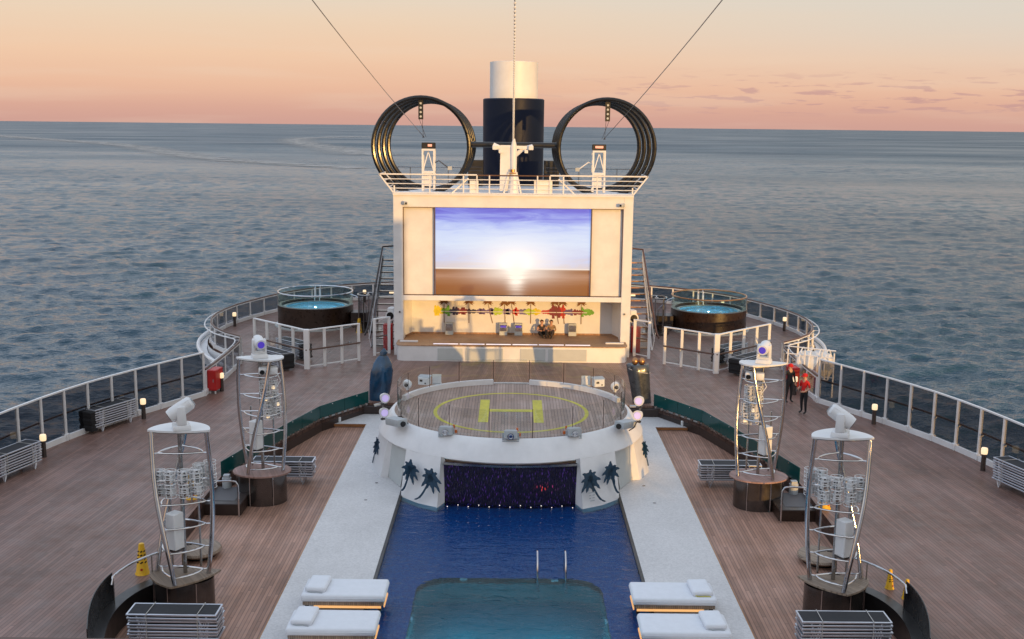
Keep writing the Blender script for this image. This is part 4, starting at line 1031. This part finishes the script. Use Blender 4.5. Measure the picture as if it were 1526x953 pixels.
# ================================================================ hot tubs
for s in (1,-1):
    side='left' if s<0 else 'right'; c_=(s*12.0,66.15,0)
    t=thing('hot_tub','round brown hot tub full of blue water, on the %s terrace'%side,'hot tub',c_,group='hot tubs on the rear terraces')
    m=MB(); m.lathe([(2.28,.06),(2.28,1.30),(2.20,1.32),(2.05,1.32),(2.05,1.12)],(0,0,0),56); part('tub_wall',m,M['hot_tub_cladding'],t)
    m=MB(); m.lathe([(2.05,1.13),(1.75,1.13),(1.72,.7),(1.3,.7),(1.25,.35),(0,.35)],(0,0,0),48); part('basin',m,M['tub_white_tile'],t)
    m=MB(); m.face([(math.cos(a*PI/24)*1.74,math.sin(a*PI/24)*1.74,1.12) for a in range(48)]); part('water',m,M['tub_water'],t,ang=0)
    m=MB(); m.lathe([(2.30,0),(2.48,0),(2.48,.08),(2.30,.08)],(0,0,0),48); part('plinth',m,M['light_grey_door'],t)
    for k in range(6):
        m=MB(); m.lathe([(2.235,1.325),(2.235,2.05),(2.255,2.05),(2.255,1.325)],(0,0,0),8,R(60*k+.6),R(60*k+59.4)); part('glass_panel',m,M['tub_glass'],t)
    m=MB(); m.tube([(math.cos(a*PI/32)*2.245,math.sin(a*PI/32)*2.245,2.08) for a in range(64)],.045,True,8); part('rim_rail',m,M['steel' if s<0 else 'bronze'],t)
    m=MB(); m.tube([(-.35*1,1.6,1.2),(-.35,1.7,2.0),(-.35,1.95,2.1),(-.35,2.05,1.35)],.03,seg=8); m.tube([(-.05,1.6,1.2),(-.05,1.7,2.0),(-.05,1.95,2.1),(-.05,2.05,1.35)],.03,seg=8); part('grab_rail',m,M['white_plastic'],t)
    m=MB(); m.lathe([(1.78,1.135),(1.95,1.135),(1.95,1.17),(1.78,1.17)],(0,0,0),40); part('inner_bench',m,M['light_grey_door'],t)
    for k in range(4):
        an=R(30+k*90); m=MB(); m.ball((math.cos(an)*1.0,math.sin(an)*1.0,.38),.06,seg=8,rings=5); part('underwater_lamp',m,M['lamp_white'],t)
    l=bpy.data.lights.new('hot_tub_light','POINT'); l.energy=70; l.color=(.35,.72,1); l.shadow_soft_size=.03
    o=bpy.data.objects.new('hot_tub_light',l); C.objects.link(o); o.location=(c_[0],c_[1],.72)
    m=MB(); m.box((-s*2.75,-.3,.45),(1.0,1.1,.9),bev=.02); m.box((-s*2.95,-.3,.2),(1.1,1.5,.4),bev=.02); part('entry_steps',m,M['dark_brown'],t)
    m=MB(); m.tube([(-s*3.2,-.9,.4),(-s*3.2,-.9,1.3),(-s*2.6,-.8,1.9),(-s*2.2,-.6,2.0)],.03,seg=8); part('stair_rail',m,M['steel'],t)
    # glass shower cabin by the stairs
    t=thing('glass_shower','small glass shower cabin with a steel frame beside the %s stairs'%side,'shower',(s*8.55,64.3,0),group='glass showers')
    m=MB(); m.lathe([(0,0),(.8,0),(.8,.12),(0,.12)],(0,0,0),24); part('tray',m,M['dark_steel'],t)
    m=MB()
    for a in range(4): m.cyl((math.cos(a*PI/2+.6)*.62,math.sin(a*PI/2+.6)*.62,.12),(math.cos(a*PI/2+.6)*.62,math.sin(a*PI/2+.6)*.62,2.2),.035,seg=8)
    m.tube([(math.cos(a*PI/10)*.62,math.sin(a*PI/10)*.62,2.2) for a in range(20)],.03,True,6); part('frame',m,M['dull_steel'],t)
    m=MB(); m.lathe([(.6,.12),(.6,2.15)],(0,0,0),16,R(90),R(330)); part('glass',m,M['tinted_glass'],t)
    m=MB(); m.tube([(0,.3,.12),(0,.3,2.1),(0,.1,2.25),(0,-.1,2.2)],.03,seg=8); m.cyl((0,-.1,2.2),(0,-.1,2.14),.12,seg=12); part('shower_head',m,M['steel'],t)
    # stairs up the side of the building
    t=thing('outdoor_stair','steep outdoor stair climbing the %s side of the screen building'%side,'stairs',(s*7.1,60,0),group='stairs beside the screen building',local=False)
    for q in (6.4,7.72):
        m=MB(); m.span((s*q,59.3,-.1),(s*q,65,4.3),.06,.34); part('stringer',m,M['dark_steel'] if s<0 else M['white_paint'],t)
    for k in range(14):
        f=(k+.5)/14; m=MB(); m.box((s*7.06,59.3+5.7*f,4.4*f-.05),(1.26,.32,.06)); part('tread',m,M['dark_steel'] if s<0 else M['bronze'],t)
    m=MB(); m.tube([(s*8.05,59.0,.75),(s*7.95,59.3,1.0),(s*7.74,65,4.95),(s*6.4,65.2,5.05)],.05,seg=8); part('handrail',m,M['brown_rail'] if s>0 else M['dark_brown'],t)
    m=MB(); m.tube([(s*7.85,59.3,.5),(s*7.74,65,4.7)],.03,seg=6); part('lower_rail',m,M['white_paint'],t)
    m=MB(); m.face([(s*7.8,59.4,.15),(s*7.74,64.9,4.35),(s*7.74,64.9,4.85),(s*7.9,59.4,.9)]); part('side_glass',m,M['tinted_glass'],t)
    for k in range(5):
        f=k/4; m=MB(); m.cyl((s*7.74,59.3+5.7*f,4.4*f-.05),(s*(7.9-.16*f),59.3+5.7*f,.98+3.9*f),.025,seg=6); part('baluster',m,M['white_paint'],t)
    m=MB(); m.box((s*6.9,62.2,2.62),(.3,.1,.08)); part('step_lamp',m,M['lamp_warm'],t)
    t=thing('wall_projector','white round-nosed projector on the %s outer wall beside the stairs'%side,'projector',(s*6.62,59.4,1.75),R(15*s),'projectors beside the stairs')
    m=MB(); m.tube([(0,.35,0),(0,.2,.05),(0,-.2,.05)],[.2,.3,.28],seg=16); m.box((0,.1,.33),(.4,.5,.3),bev=.05); part('housing',m,M['white_plastic'],t)
    m=MB(); m.cyl((0,-.2,.05),(0,-.24,.05),.2,seg=16); part('lens',m,M['black_gloss'],t)
    m=MB(); m.cyl((0,.1,-.2),(0,.1,-1.75),.05,seg=8); part('stand',m,M['dull_steel'],t)
    m=MB(); m.box((0,0,.7),(.5,.5,1.4),bev=.02); m.mi=1; m.box((0,-.255,.7),(.4,.012,1.2)); m.mi=0; 
    single('fire_locker',m,[M['red_paint'],M['red_paint']],'red fire locker at the foot of the %s stairs behind the small glass screen'%side,'locker','fire lockers beside the stairs').location=(s*6.75,58.9,0)

# ================================================================ lamps, cabinets, cones
def bollard(loc,label):
    t=thing('bollard_lamp',label,'bollard lamp',loc,group='bollard lamps along the deck edge')
    m=MB(); m.lathe([(.09,0),(.085,.62)],(0,0,0),16); part('post',m,M['dark_steel'],t)
    m=MB(); m.lathe([(.0,.625),(.105,.625),(.115,.68),(.115,.80),(.10,.85),(.0,.86)],(0,0,0),16); part('lamp_shade',m,M['lamp_warm'],t)
    return t
b0=bollard((-15.2,44.0,0),'lit bollard lamp right of the lounger stack at the left windscreen')
for loc,lab in (((15.15,44.4,0),'lit bollard lamp at the right windscreen, farther one'),((17.1,38.2,0),'lit bollard lamp at the right windscreen, next to the lounger stack'),((-16.75,65.2,0),'lit bollard lamp at the outer curve of the left terrace'),((16.55,65.6,0),'lit bollard lamp at the outer curve of the right terrace'),((-13.25,48.9,0),'lit bollard lamp beside the red cabinet on the left'),((-17.05,38.6,0),'lit bollard lamp half hidden behind the nearest left lounger stack'),((-13.2,56.0,0),'lit bollard lamp at the end of the left corner screen'),((13.1,49.4,0),'lit bollard lamp behind the crew member in red'),((-10.2,74.9,0),'lit bollard lamp behind the left hot tub'),((13.9,71.6,0),'lit bollard lamp behind the right hot tub')): dup(b0,loc,0,lab)
for s,loc in ((-1,(-13.5,48.75,0)),(1,(13.25,50.6,0))):
    t=thing('fire_hose_cabinet','red fire cabinet on the deck, %s'%('beside the left windscreen end' if s<0 else 'behind the two crew members'),'cabinet',loc,R(8*s),'red fire cabinets')
    m=MB(); m.box((0,0,.62),(.42,.85,.95),bev=.03); part('cabinet_body',m,M['red_paint'],t)
    m=MB(); m.box((0,-.43,.62),(.34,.012,.8)); part('door',m,M['red_paint'],t)
    m=MB(); m.box((.1,-.445,.62),(.03,.02,.14)); part('handle',m,M['steel'],t)
    for q in (-.12,.12): 
        
        for w in (-.3,.3):
            m=MB(); m.cyl((q,w,0),(q,w,.16),.04,seg=8); part('leg',m,M['white_plastic'],t)
def cone(loc,rz,label):
    t=thing('caution_cone',label,'caution cone',loc,rz,'yellow caution cones')
    m=MB(); m.lathe([(.20,.0),(.19,.03),(.17,.06),(.075,.82),(.065,.86),(.0,.87)],(0,0,0),20); part('cone_body',m,M['yellow_plastic'],t)
    m=MB()
    for k in range(4):
        z=.34+.1*k; r_=.168-.125*z/1.0+.012
        for q in (-50,0,50,130,180,230): m.span((math.sin(R(q-14))*r_*1.02,-math.cos(R(q-14))*r_*1.02,z),(math.sin(R(q+14))*r_*1.02,-math.cos(R(q+14))*r_*1.02,z+.03),.01,.035)
    part('slot',m,M['black_paint'],t)
    m=MB(); m.cyl((0,-.168,.17),(0,-.178,.17),.035,seg=8); part('mark',m,M['red_paint'],t)
    return t
c0=cone((-9.98,28.2,0),.2,'yellow caution cone standing beside the nearest left tower')
for loc,lab in (((10.2,27.75,0),'yellow caution cone beside the curved parapet on the right'),((10.42,27.1,0),'yellow caution cone behind the black glass of the right parapet'),((-10.4,34.3,0),'yellow caution cone seen through the nearest left tower'),((10.2,34.0,0),'yellow caution cone seen through the nearest right tower'),((-9.0,63.6,0),'yellow caution cone by the left glass shower'),((8.25,65.6,0),'yellow caution cone by the right glass shower')): 
    q_=dup(c0,loc,.5,lab)
    if 'parapet' in lab: q_.scale=(.62,.62,.62)

# ================================================================ stacked sun loungers
def lounger_proto(loc,label,group):
    t=thing('sun_lounger',label,'sun lounger',loc,group=group)
    m=MB()
    for q in (-.31,.31): m.box((0,q,.0),(2.2,.045,.052),bev=.008)
    for q in (-1.08,1.08,.45): m.box((q,0,0),(.04,.6,.04))
    part('frame',m,M['aluminium'],t)
    m=MB(); m.box((0,0,.012),(2.12,.57,.02)); part('sling',m,M['sling'],t)
    return t
def vlegs(t,h):
    for q in (-.75,.75):
        for w in (-.29,.29):
            m=MB(); m.tube([(q-.12,w,0),(q,w,-h),(q+.12,w,0)],.02,seg=6); part('leg',m,M['aluminium'],t)
ORD=['topmost','second from the top','third from the top','fourth from the top','fifth from the top','sixth from the top','seventh from the top','eighth from the top','ninth from the top']
lp=None
def stack(cx,cy_,z0,ang,n,where,bundle=0,lift=.27,dz=.098,seed=1):
    global lp
    rr=random.Random(seed); g='loungers of the stack '+where
    for k in range(n):
        z=z0+lift+dz*k+.03; lab='black lounger, %s in the stack %s'%(ORD[n-1-k],where)
        loc=(cx+rr.uniform(-.02,.02),cy_+rr.uniform(-.02,.02),z); rz=ang+rr.uniform(-.012,.012)
        if lp is None: lp=lounger_proto(loc,lab,g); lp.rotation_euler=(0,0,rz); o=lp
        else: o=dup(lp,loc,rz,lab,g)
        if k==0: vlegs(o,lift+.03)
    zt=z0+lift+dz*(n-1)+.065; zl=z0+lift
    t=thing('stack_strap','thin pale cords round the lounger stack '+where,'strap',(cx,cy_,zl),ang,'cords round the lounger stacks')
    for q in (-.62,.62):
        m=MB(); h=zt-zl+.008; m.tube([(q,-.343,0),(q,-.343,h),(q+.02,.343,h),(q+.02,.343,0)],.009,True,5); part('cord',m,M['rope'],t)
    if bundle:
        t=thing('draped_sling','black fabric hanging from the lounger stack '+where,'fabric cover',(cx+math.cos(ang)*1.16*bundle,cy_+math.sin(ang)*1.16*bundle,z0),ang,'black fabric ends of the lounger stacks')
        m=MB(); H=zt-z0-.04
        for k in range(n): m.box((rr.uniform(-.02,.03)*bundle,0,.12+(H-.15)*(k+.5)/n),(.24+rr.uniform(0,.1),.66,H/n*1.15),bev=.035,seg=2)
        part('fabric',m,M['black_fabric'],t)
    return zt
stack(-8.19,25.3,-.6,0,8,'at the front left',dz=.086,seed=2)
stack(8.24,25.28,-.6,0,8,'at the front right',dz=.086,seed=3)
stack(-8.15,37.9,-.6,0,7,'beside the farther left tower',dz=.088,seed=4)
stack(7.9,38.0,-.6,0,7,'beside the farther right tower',dz=.088,seed=5)
stack(-16.15,42.85,0,R(65),8,'at the left windscreen, farther back',bundle=-1,lift=.22,dz=.095,seed=6)
stack(-17.25,36.55,0,R(74),8,'at the left windscreen, nearest',bundle=-1,lift=.22,dz=.095,seed=7)
stack(17.35,35.65,0,R(106),9,'at the right windscreen',lift=.22,dz=.090,seed=8)
stack(-11.95,54.1,0,R(135),8,'before the left corner screen',bundle=-1,lift=.2,dz=.09,seed=9)
stack(-11.55,56.7,0,R(135),8,'behind the left corner screen',bundle=-1,lift=.2,dz=.09,seed=10)
stack(11.95,54.1,0,R(45),8,'before the right corner screen',bundle=-1,lift=.2,dz=.09,seed=11)
stack(11.55,56.7,0,R(45),8,'behind the right corner screen',bundle=-1,lift=.2,dz=.09,seed=12)

# ================================================================ daybeds by the pool
def daybed(loc,s,label):
    t=thing('daybed',label,'daybed',loc,group='white daybeds beside the pool')
    m=MB(); m.box((0,0,.21),(2.1,1.02,.10),bev=.01); part('frame',m,M['teak_base'],t)
    m=MB(); m.box((0,0,.36),(2.2,1.12,.20),bev=.07,seg=3); part('mattress',m,M['cushion'],t)
    m=MB(); m.tube([(a_,b_,.375) for a_,b_ in rrect(-1.103,1.103,-.563,.563,.10,3)],.009,True,5); part('piping',m,M['cushion'],t)
    for q in (-.95,.95):
        for w in (-.44,.44):
            m=MB(); m.box((q,w,.08),(.1,.1,.16),bev=.01); part('leg',m,M['dark_brown'],t)
    m=MB(); m.box((-s*.12,-.525,.13),(1.75,.03,.055)); m.box((-s*1.062,0,.10),(.03,.8,.05)); part('glow_strip',m,M['lamp_gold'],t,'warm light strip under the frame')
    return t
for s in (1,-1):
    side='left' if s<0 else 'right'
    for b,nm,xc in ((27.38,'farther',4.33),(25.45,'nearer',4.33)):
        daybed((s*xc,b,-.42),s,'white daybed on the %s of the pool, %s one'%(side,nm))
        t=thing('pillow','white pillow on the %s %s daybed'%(nm,side),'pillow',(s*(xc+.72),b+.04,.05),R(3*s),'white pillows on the daybeds')
        m=MB(); m.box((0,0,.05),(.54,.86,.15),bev=.06,seg=3); part('cushion',m,M['cushion'],t)
        m=MB(); m.tube([(-.2,-.43,.02),(-.1,-.46,.005),(.05,-.45,.01),(.2,-.47,.0)],.012,seg=5); part('ribbon',m,M['yellow_mark'] if (s>0 and b>27) else M['grey_paint'],t)

# ================================================================ covered shapes beside the round stage, life raft
def cocoon(loc,rz,label,mat,open_top):
    t=thing('wrapped_parasol',label,'covered parasol',loc,rz,'wrapped parasols beside the round stage')
    m=MB(); rr=random.Random(3); n=28
    prof=[(.42,0),(.47,.35),(.50,.9),(.48,1.35),(.40,1.7),(.26,1.95),(.13,2.1),(.17,2.2),(.02,2.38)] if not open_top else [(.40,0),(.42,.3),(.44,.9),(.48,1.4),(.50,1.75),(.44,1.8),(.40,1.78),(.0,1.7)]
    rows=[]
    for i in range(n):
        a=2*PI*i/n; row=[]
        for k,(r_,z) in enumerate(prof):
            f=1+.10*math.sin(a*5+z*1.3)*(.4+z/3)+rr.uniform(-.02,.02)
            row.append(m.bm.verts.new((math.cos(a)*r_*f+z*.12,math.sin(a)*r_*f*.8,z)))
        rows.append(row)
    for i in range(n):
        for k in range(len(prof)-1): m.bm.faces.new((rows[i][k],rows[(i+1)%n][k],rows[(i+1)%n][k+1],rows[i][k+1]))
    bmesh.ops.remove_doubles(m.bm,verts=m.bm.verts,dist=.004)
    part('cover',m,M[mat],t,ang=55)
    if open_top:
        for q in (-.14,.16):
            m=MB(); m.ball((q+.2,0,1.9),.15,sz=1.2,seg=12,rings=8); part('finial',m,M['bronze'],t)
        m=MB(); m.tube([(math.cos(a*PI/12)*.49+.17,math.sin(a*PI/12)*.41,1.5+.1*math.cos(a*PI/12)) for a in range(24)],.014,True,5); part('cord',m,M['rope'],t)
    else:
        m=MB(); m.tube([(math.cos(a*PI/12)*.16+.25,math.sin(a*PI/12)*.13,2.08) for a in range(24)],.02,True,5); part('cord',m,M['black_paint'],t)
    m=MB(); m.lathe([(0,0),(.6,0),(.55,.05),(0,.05)],(0,0,-.03),20); part('foot',m,M['dark_steel'],t)
    return t
cocoon((-5.95,47.7,-.04),0,'tall blue wrapped parasol with a pointed top, left of the round stage','cover_blue',False)
cocoon((5.85,47.7,-.04),PI,'grey wrapped parasol with an open top, right of the round stage','cover_grey',True)
for s in (1,-1):
    m=MB(); m.box((s*5.9,47.25,-.27),(1.5,.9,.34),bev=.02); single('dark_plinth',m,M['dark_brown'],'low dark plinth under the wrapped parasol %s of the round stage'%('left' if s<0 else 'right'),'plinth','plinths under the wrapped parasols',base=(s*5.9,47.25,-.45))
    m=MB(); m.box((0,0,.11),(.34,.3,.22),bev=.03); m.mi=1; m.box((0,-.152,.12),(.2,.01,.1))
    single('deck_box',m,[M['white_plastic'],M['light_grey_door']],'small pale box on the white path at the foot of the %s teal guard'%('left' if s<0 else 'right'),'box','pale boxes on the path').location=(s*7.45,45.55,Z_PATH)
t=thing('life_raft','white life raft canister in a cradle outside the right terrace railing','life raft',(14.45,51.0,-.25))
m=MB(); m.tube([(-.75,.4,1.35),(-.68,.36,1.35),(-.3,.16,1.35),(.2,-.1,1.35),(.58,-.3,1.35),(.65,-.34,1.35)],[.40,.58,.62,.62,.58,.42],seg=24); part('canister',m,M['raft_white'],t)
for f in (-.55,-.15,.2,.5):
    m=MB(); c_=Vector((f,-f*.53+.05,1.35)); ax=Vector((.88,-.47,0)); u=Vector((.47,.88,0)); m.tube([c_+u*math.cos(a*PI/12)*.74+Vector((0,0,1))*math.sin(a*PI/12)*.74 for a in range(24)],.035,True,6); part('band',m,M['white_paint'],t)
m=MB()
for z in (.9,1.35,1.85,2.15):
    w=.62 if z<2 else .3
    m.cyl((-1.2-.3*w,.6-.7*w,z),(.8-.3*w,-.5-.7*w,z),.03,seg=6)
for q in (-1.1,-.4,.3,.8): m.cyl((q-.25,-q*.53-.6,0),(q-.25,-q*.53-.6,2.1),.035,seg=6)
part('cradle',m,M['white_paint'],t)
m=MB(); m.box((.25,-.82,1.40),(.4,.02,.30),rz=R(-28)); part('notice_plate',m,M['grey_paint'],t)
# ================================================================ people
def person(label,loc,rz,J,mats,hair=True,cap=None,group=None,scale=1.0):
    """J: joints of one skinned figure; the whole body is one mesh, clothes are zones of it"""
    V=[];Rd=[];E_=[];idx={}
    def add(k,p,r): idx[k]=len(V);V.append(Vector(p));Rd.append(r)
    def ed(a,b): E_.append((idx[a],idx[b]))
    for k,(p,r) in J.items(): add(k,p,r)
    chains=[('pelvis','waist','chest','neck','head','crown'),('chest','shl','ell','wrl','hal'),('chest','shr','elr','wrr','har'),('pelvis','hil','knl','anl','tol'),('pelvis','hir','knr','anr','tor')]
    for c_ in chains:
        for a,b in zip(c_,c_[1:]): ed(a,b)
    me=bpy.data.meshes.new('person_skeleton'); me.from_pydata(V,E_,[]); o=bpy.data.objects.new('tmp',me); C.objects.link(o)
    sk=o.modifiers.new('s','SKIN'); sk.use_smooth_shade=True
    for i,v in enumerate(me.skin_vertices[0].data): v.radius=(Rd[i],Rd[i]*.86 if i<3 else Rd[i]); v.use_root=(i==0)
    ss=o.modifiers.new('u','SUBSURF'); ss.levels=2; ss.render_levels=2
    dg=bpy.context.evaluated_depsgraph_get(); ev=bpy.data.meshes.new_from_object(o.evaluated_get(dg)); 
    bm=bmesh.new(); bm.from_mesh(ev); bpy.data.objects.remove(o)
    # fingers and facial features grown into the same mesh
    mb=MB(); mb.bm.free(); mb.bm=bm
    for hs in ('l','r'):
        w=Vector(J['wr'+hs][0]); h=Vector(J['ha'+hs][0]); dirn=(h-w).normalized(); sidev=dirn.cross(Vector((0,1,0)))
        if sidev.length<.1: sidev=dirn.cross(Vector((1,0,0)))
        sidev.normalize(); palmn=dirn.cross(sidev)
        for k,(q,L) in enumerate(((-.028,.065),(-.010,.078),(.009,.074),(.027,.058))):
            b=h-dirn*.02+sidev*q; mb.tube([b,b+dirn*L*.5,b+dirn*L*.8+palmn*.012,b+dirn*L+palmn*.03],[.0095,.009,.008,.006],seg=6)
        b=w+dirn*.02-sidev*.03; mb.tube([b,b+dirn*.03-sidev*.022,b+dirn*.06-sidev*.026],[.011,.010,.007],seg=6)
    hd=Vector(J['head'][0]); f=Vector(J['face'][0]) if 'face' in J else Vector((0,-1,0))
    bm.faces.ensure_lookup_table()
    segs={'head':('neck','head','crown')}
    def near(c_):
        best=None
        for cc in chains:
            for a,b in zip(cc,cc[1:]):
                A,B_=Vector(J[a][0]),Vector(J[b][0]); ab=B_-A; q=max(0,min(1,(c_-A).dot(ab)/ab.length_squared)); d_=(A+ab*q-c_).length
                if best is None or d_<best[0]: best=(d_,a,b,q)
        return best
    for fc in bm.faces:
        fc.smooth=True; d_,a,b,q=near(fc.calc_center_median())
        z=mats['skin']
        if b in('hil','hir','knl','knr') or (b in('anl','anr') and q<.92): z=mats['legs']
        elif b in('tol','tor') or b in('anl','anr'): z=mats['shoes']
        elif b in('waist','chest','shl','shr'): z=mats['top']
        elif b=='neck' and q<.35: z=mats['top']
        elif b in('ell','elr'): z=mats['top'] if (mats['sleeve']>=1 or q<mats['sleeve']*2) else mats['skin']
        elif b in('wrl','wrr'): z=mats['top'] if mats['sleeve']>=1 and q<.9 else mats['skin']
        if a=='pelvis' and b=='waist' and q<.25: z=mats['legs']
        fc.material_index=z
    # face
    fdir=mats['face']; up=Vector((0,0,1)); rt=fdir.cross(up).normalized(); n0=len(bm.faces)
    mb.mi=mats['skin']; mb.tube([hd+fdir*.085+up*.02,hd+fdir*.105-up*.005,hd+fdir*.118-up*.02],[.008,.013,.011],seg=6)
    for q in (-1,1):
        mb.mi=mats['eye']; mb.ball(hd+fdir*.088+rt*q*.033+up*.022,.011,seg=6,rings=4)
        mb.mi=mats['skin']; mb.ball(hd+rt*q*.090+up*.0,.024,sx=.6,seg=6,rings=5)
    mb.mi=mats['mouth']; mb.ball(hd+fdir*.088-up*.052,.02,sx=1.2,sy=1.0,sz=.4,seg=8,rings=4)
    me2=bpy.data.meshes.new('person'); bm.to_mesh(me2); bm.free()
    for mm in mats['list']: me2.materials.append(M[mm])
    me2.polygons.foreach_set('use_smooth',[True]*len(me2.polygons))
    p=bpy.data.objects.new('person',me2); C.objects.link(p); p.location=loc; p.rotation_euler=(0,0,rz); p.scale=(scale,)*3
    p['label']=label;p['category']='person'
    if group:p['group']=group
    hb=MB()
    if cap:
        hb.lathe([(.112,-.005),(.116,.03),(.105,.085),(.07,.12),(.0,.135)],(0,0,0),18); hb.box(fdir*.13+Vector((0,0,.0)),(.15,.12,.012),rz=math.atan2(fdir.x,-fdir.y)); hb.xf(Matrix.Translation(hd+Vector((0,0,.03))))
        part('cap',hb,M[cap],p)
    hb=MB(); hb.ball((0,0,0),.108,sy=1.08,sz=1.1,seg=16,rings=10)
    cut=[v for v in hb.bm.verts if (v.co.dot(fdir)>.035 and v.co.z<.062) or v.co.z<-.05]
    bmesh.ops.delete(hb.bm,geom=cut,context='VERTS'); hb.xf(Matrix.Translation(hd+Vector((0,0,.018)))); part('hair',hb,M['hair'],p)
    return p
def stand(arm='down'):
    J=dict(pelvis=((0,0,.96),.14),waist=((0,0,1.1),.13),chest=((0,-.01,1.33),.155),neck=((0,0,1.50),.06),head=((0,-.01,1.63),.092),crown=((0,0,1.71),.075),
      hil=((.10,0,.90),.10),knl=((.11,-.02,.50),.066),anl=((.11,.02,.10),.045),tol=((.13,-.14,.04),.042),
      hir=((-.10,0,.90),.10),knr=((-.12,-.01,.50),.066),anr=((-.13,.04,.10),.045),tor=((-.15,-.12,.04),.042),
      shl=((.19,0,1.42),.062),ell=((.26,.03,1.14),.048),wrl=((.27,-.05,.90),.034),hal=((.27,-.08,.82),.032),
      shr=((-.19,0,1.42),.062),elr=((-.26,.03,1.14),.048),wrr=((-.27,-.05,.90),.034),har=((-.27,-.08,.82),.032))
    if arm=='bent':
        J['wrr']=((-.16,-.24,1.10),.034);J['har']=((-.09,-.28,1.12),.032);J['wrl']=((.16,-.22,1.02),.034);J['hal']=((.08,-.26,1.02),.032)
    return J
fd=Vector((0,-1,0))
person('crew member in black with a red cap standing on the deck by the right railing',(12.47,47.95,.0),R(20),stand(),dict(list=['skin','cloth_black','cloth_black','black_paint','hair','cloth_red'],skin=0,top=1,legs=2,shoes=3,eye=4,mouth=5,sleeve=1,face=fd),cap='cloth_red',group='crew members on the deck',scale=1.0)
person('crew member in a red shirt and red cap with dark trousers on the deck',(12.62,46.0,.0),R(-55),stand('bent'),dict(list=['skin','cloth_red','cloth_black','black_paint','hair','cloth_red'],skin=0,top=1,legs=2,shoes=3,eye=4,mouth=5,sleeve=.45,face=fd),cap='cloth_red',group='crew members on the deck')
def sit():
    return dict(pelvis=((0,0,.12),.15),waist=((0,.0,.27),.13),chest=((0,.01,.48),.15),neck=((0,.0,.65),.058),head=((0,-.02,.78),.092),crown=((0,-.01,.86),.075),
      hil=((.10,-.06,.13),.10),knl=((.19,-.44,.40),.068),anl=((.10,-.70,.09),.046),tol=((.12,-.86,.05),.042),
      hir=((-.10,-.06,.13),.10),knr=((-.20,-.42,.30),.068),anr=((-.05,-.62,.09),.046),tor=((-.04,-.78,.05),.042),
      shl=((.19,0,.57),.06),ell=((.26,-.12,.34),.046),wrl=((.14,-.32,.38),.034),hal=((.06,-.36,.39),.032),
      shr=((-.19,0,.57),.06),elr=((-.26,-.12,.34),.046),wrr=((-.14,-.32,.36),.034),har=((-.06,-.37,.37),.032))
person('person in a dark vest sitting on the stage floor, left one of the couple',(1.62,58.75,.845),R(8),sit(),dict(list=['skin','cloth_dark','cloth_black','black_paint','hair','skin'],skin=0,top=1,legs=2,shoes=3,eye=4,mouth=5,sleeve=.15,face=fd),group='couple sitting on the stage')
person('person in a light brown shirt sitting on the stage floor, right one of the couple',(2.14,58.75,.845),R(-10),sit(),dict(list=['skin','cloth_brown','cloth_dark','black_paint','hair','skin'],skin=0,top=1,legs=2,shoes=3,eye=4,mouth=5,sleeve=.45,face=fd),group='couple sitting on the stage')

# ================================================================ forward superstructure under and behind the viewpoint
F=thing('forward_superstructure','top edge of the forward deckhouse at the very bottom of the view','deckhouse',(0,-20,0),local=False)
m=MB(); m.box((0,-22,4.8),(43.4,49.0,9.6)); part('wall',m,Wp,F)
m=MB(); m.box((0,2.4,10.1),(43.4,.12,1.0)); part('parapet',m,Wp,F)
m=MB(); m.box((0,2.95,10.551),(43.4,.16,.09),rx=0,bev=.01); m.xf(Matrix.Translation((0,2.95,10.551))@Matrix.Rotation(R(.18),4,'Y')@Matrix.Translation((0,-2.95,-10.551))); part('rail_cap',m,M['brown_rail'],F)
m=MB(); m.box((0,-28,11.4),(43.0,26,3.6)); part('bridge_house',m,Wp,F)
m=MB(); m.cyl((0,-6,9.6),(0,-4,23),.5,.3,seg=16); m.box((0,-2.4,22.2),(14,.3,.4)); part('mast',m,Wp,F)
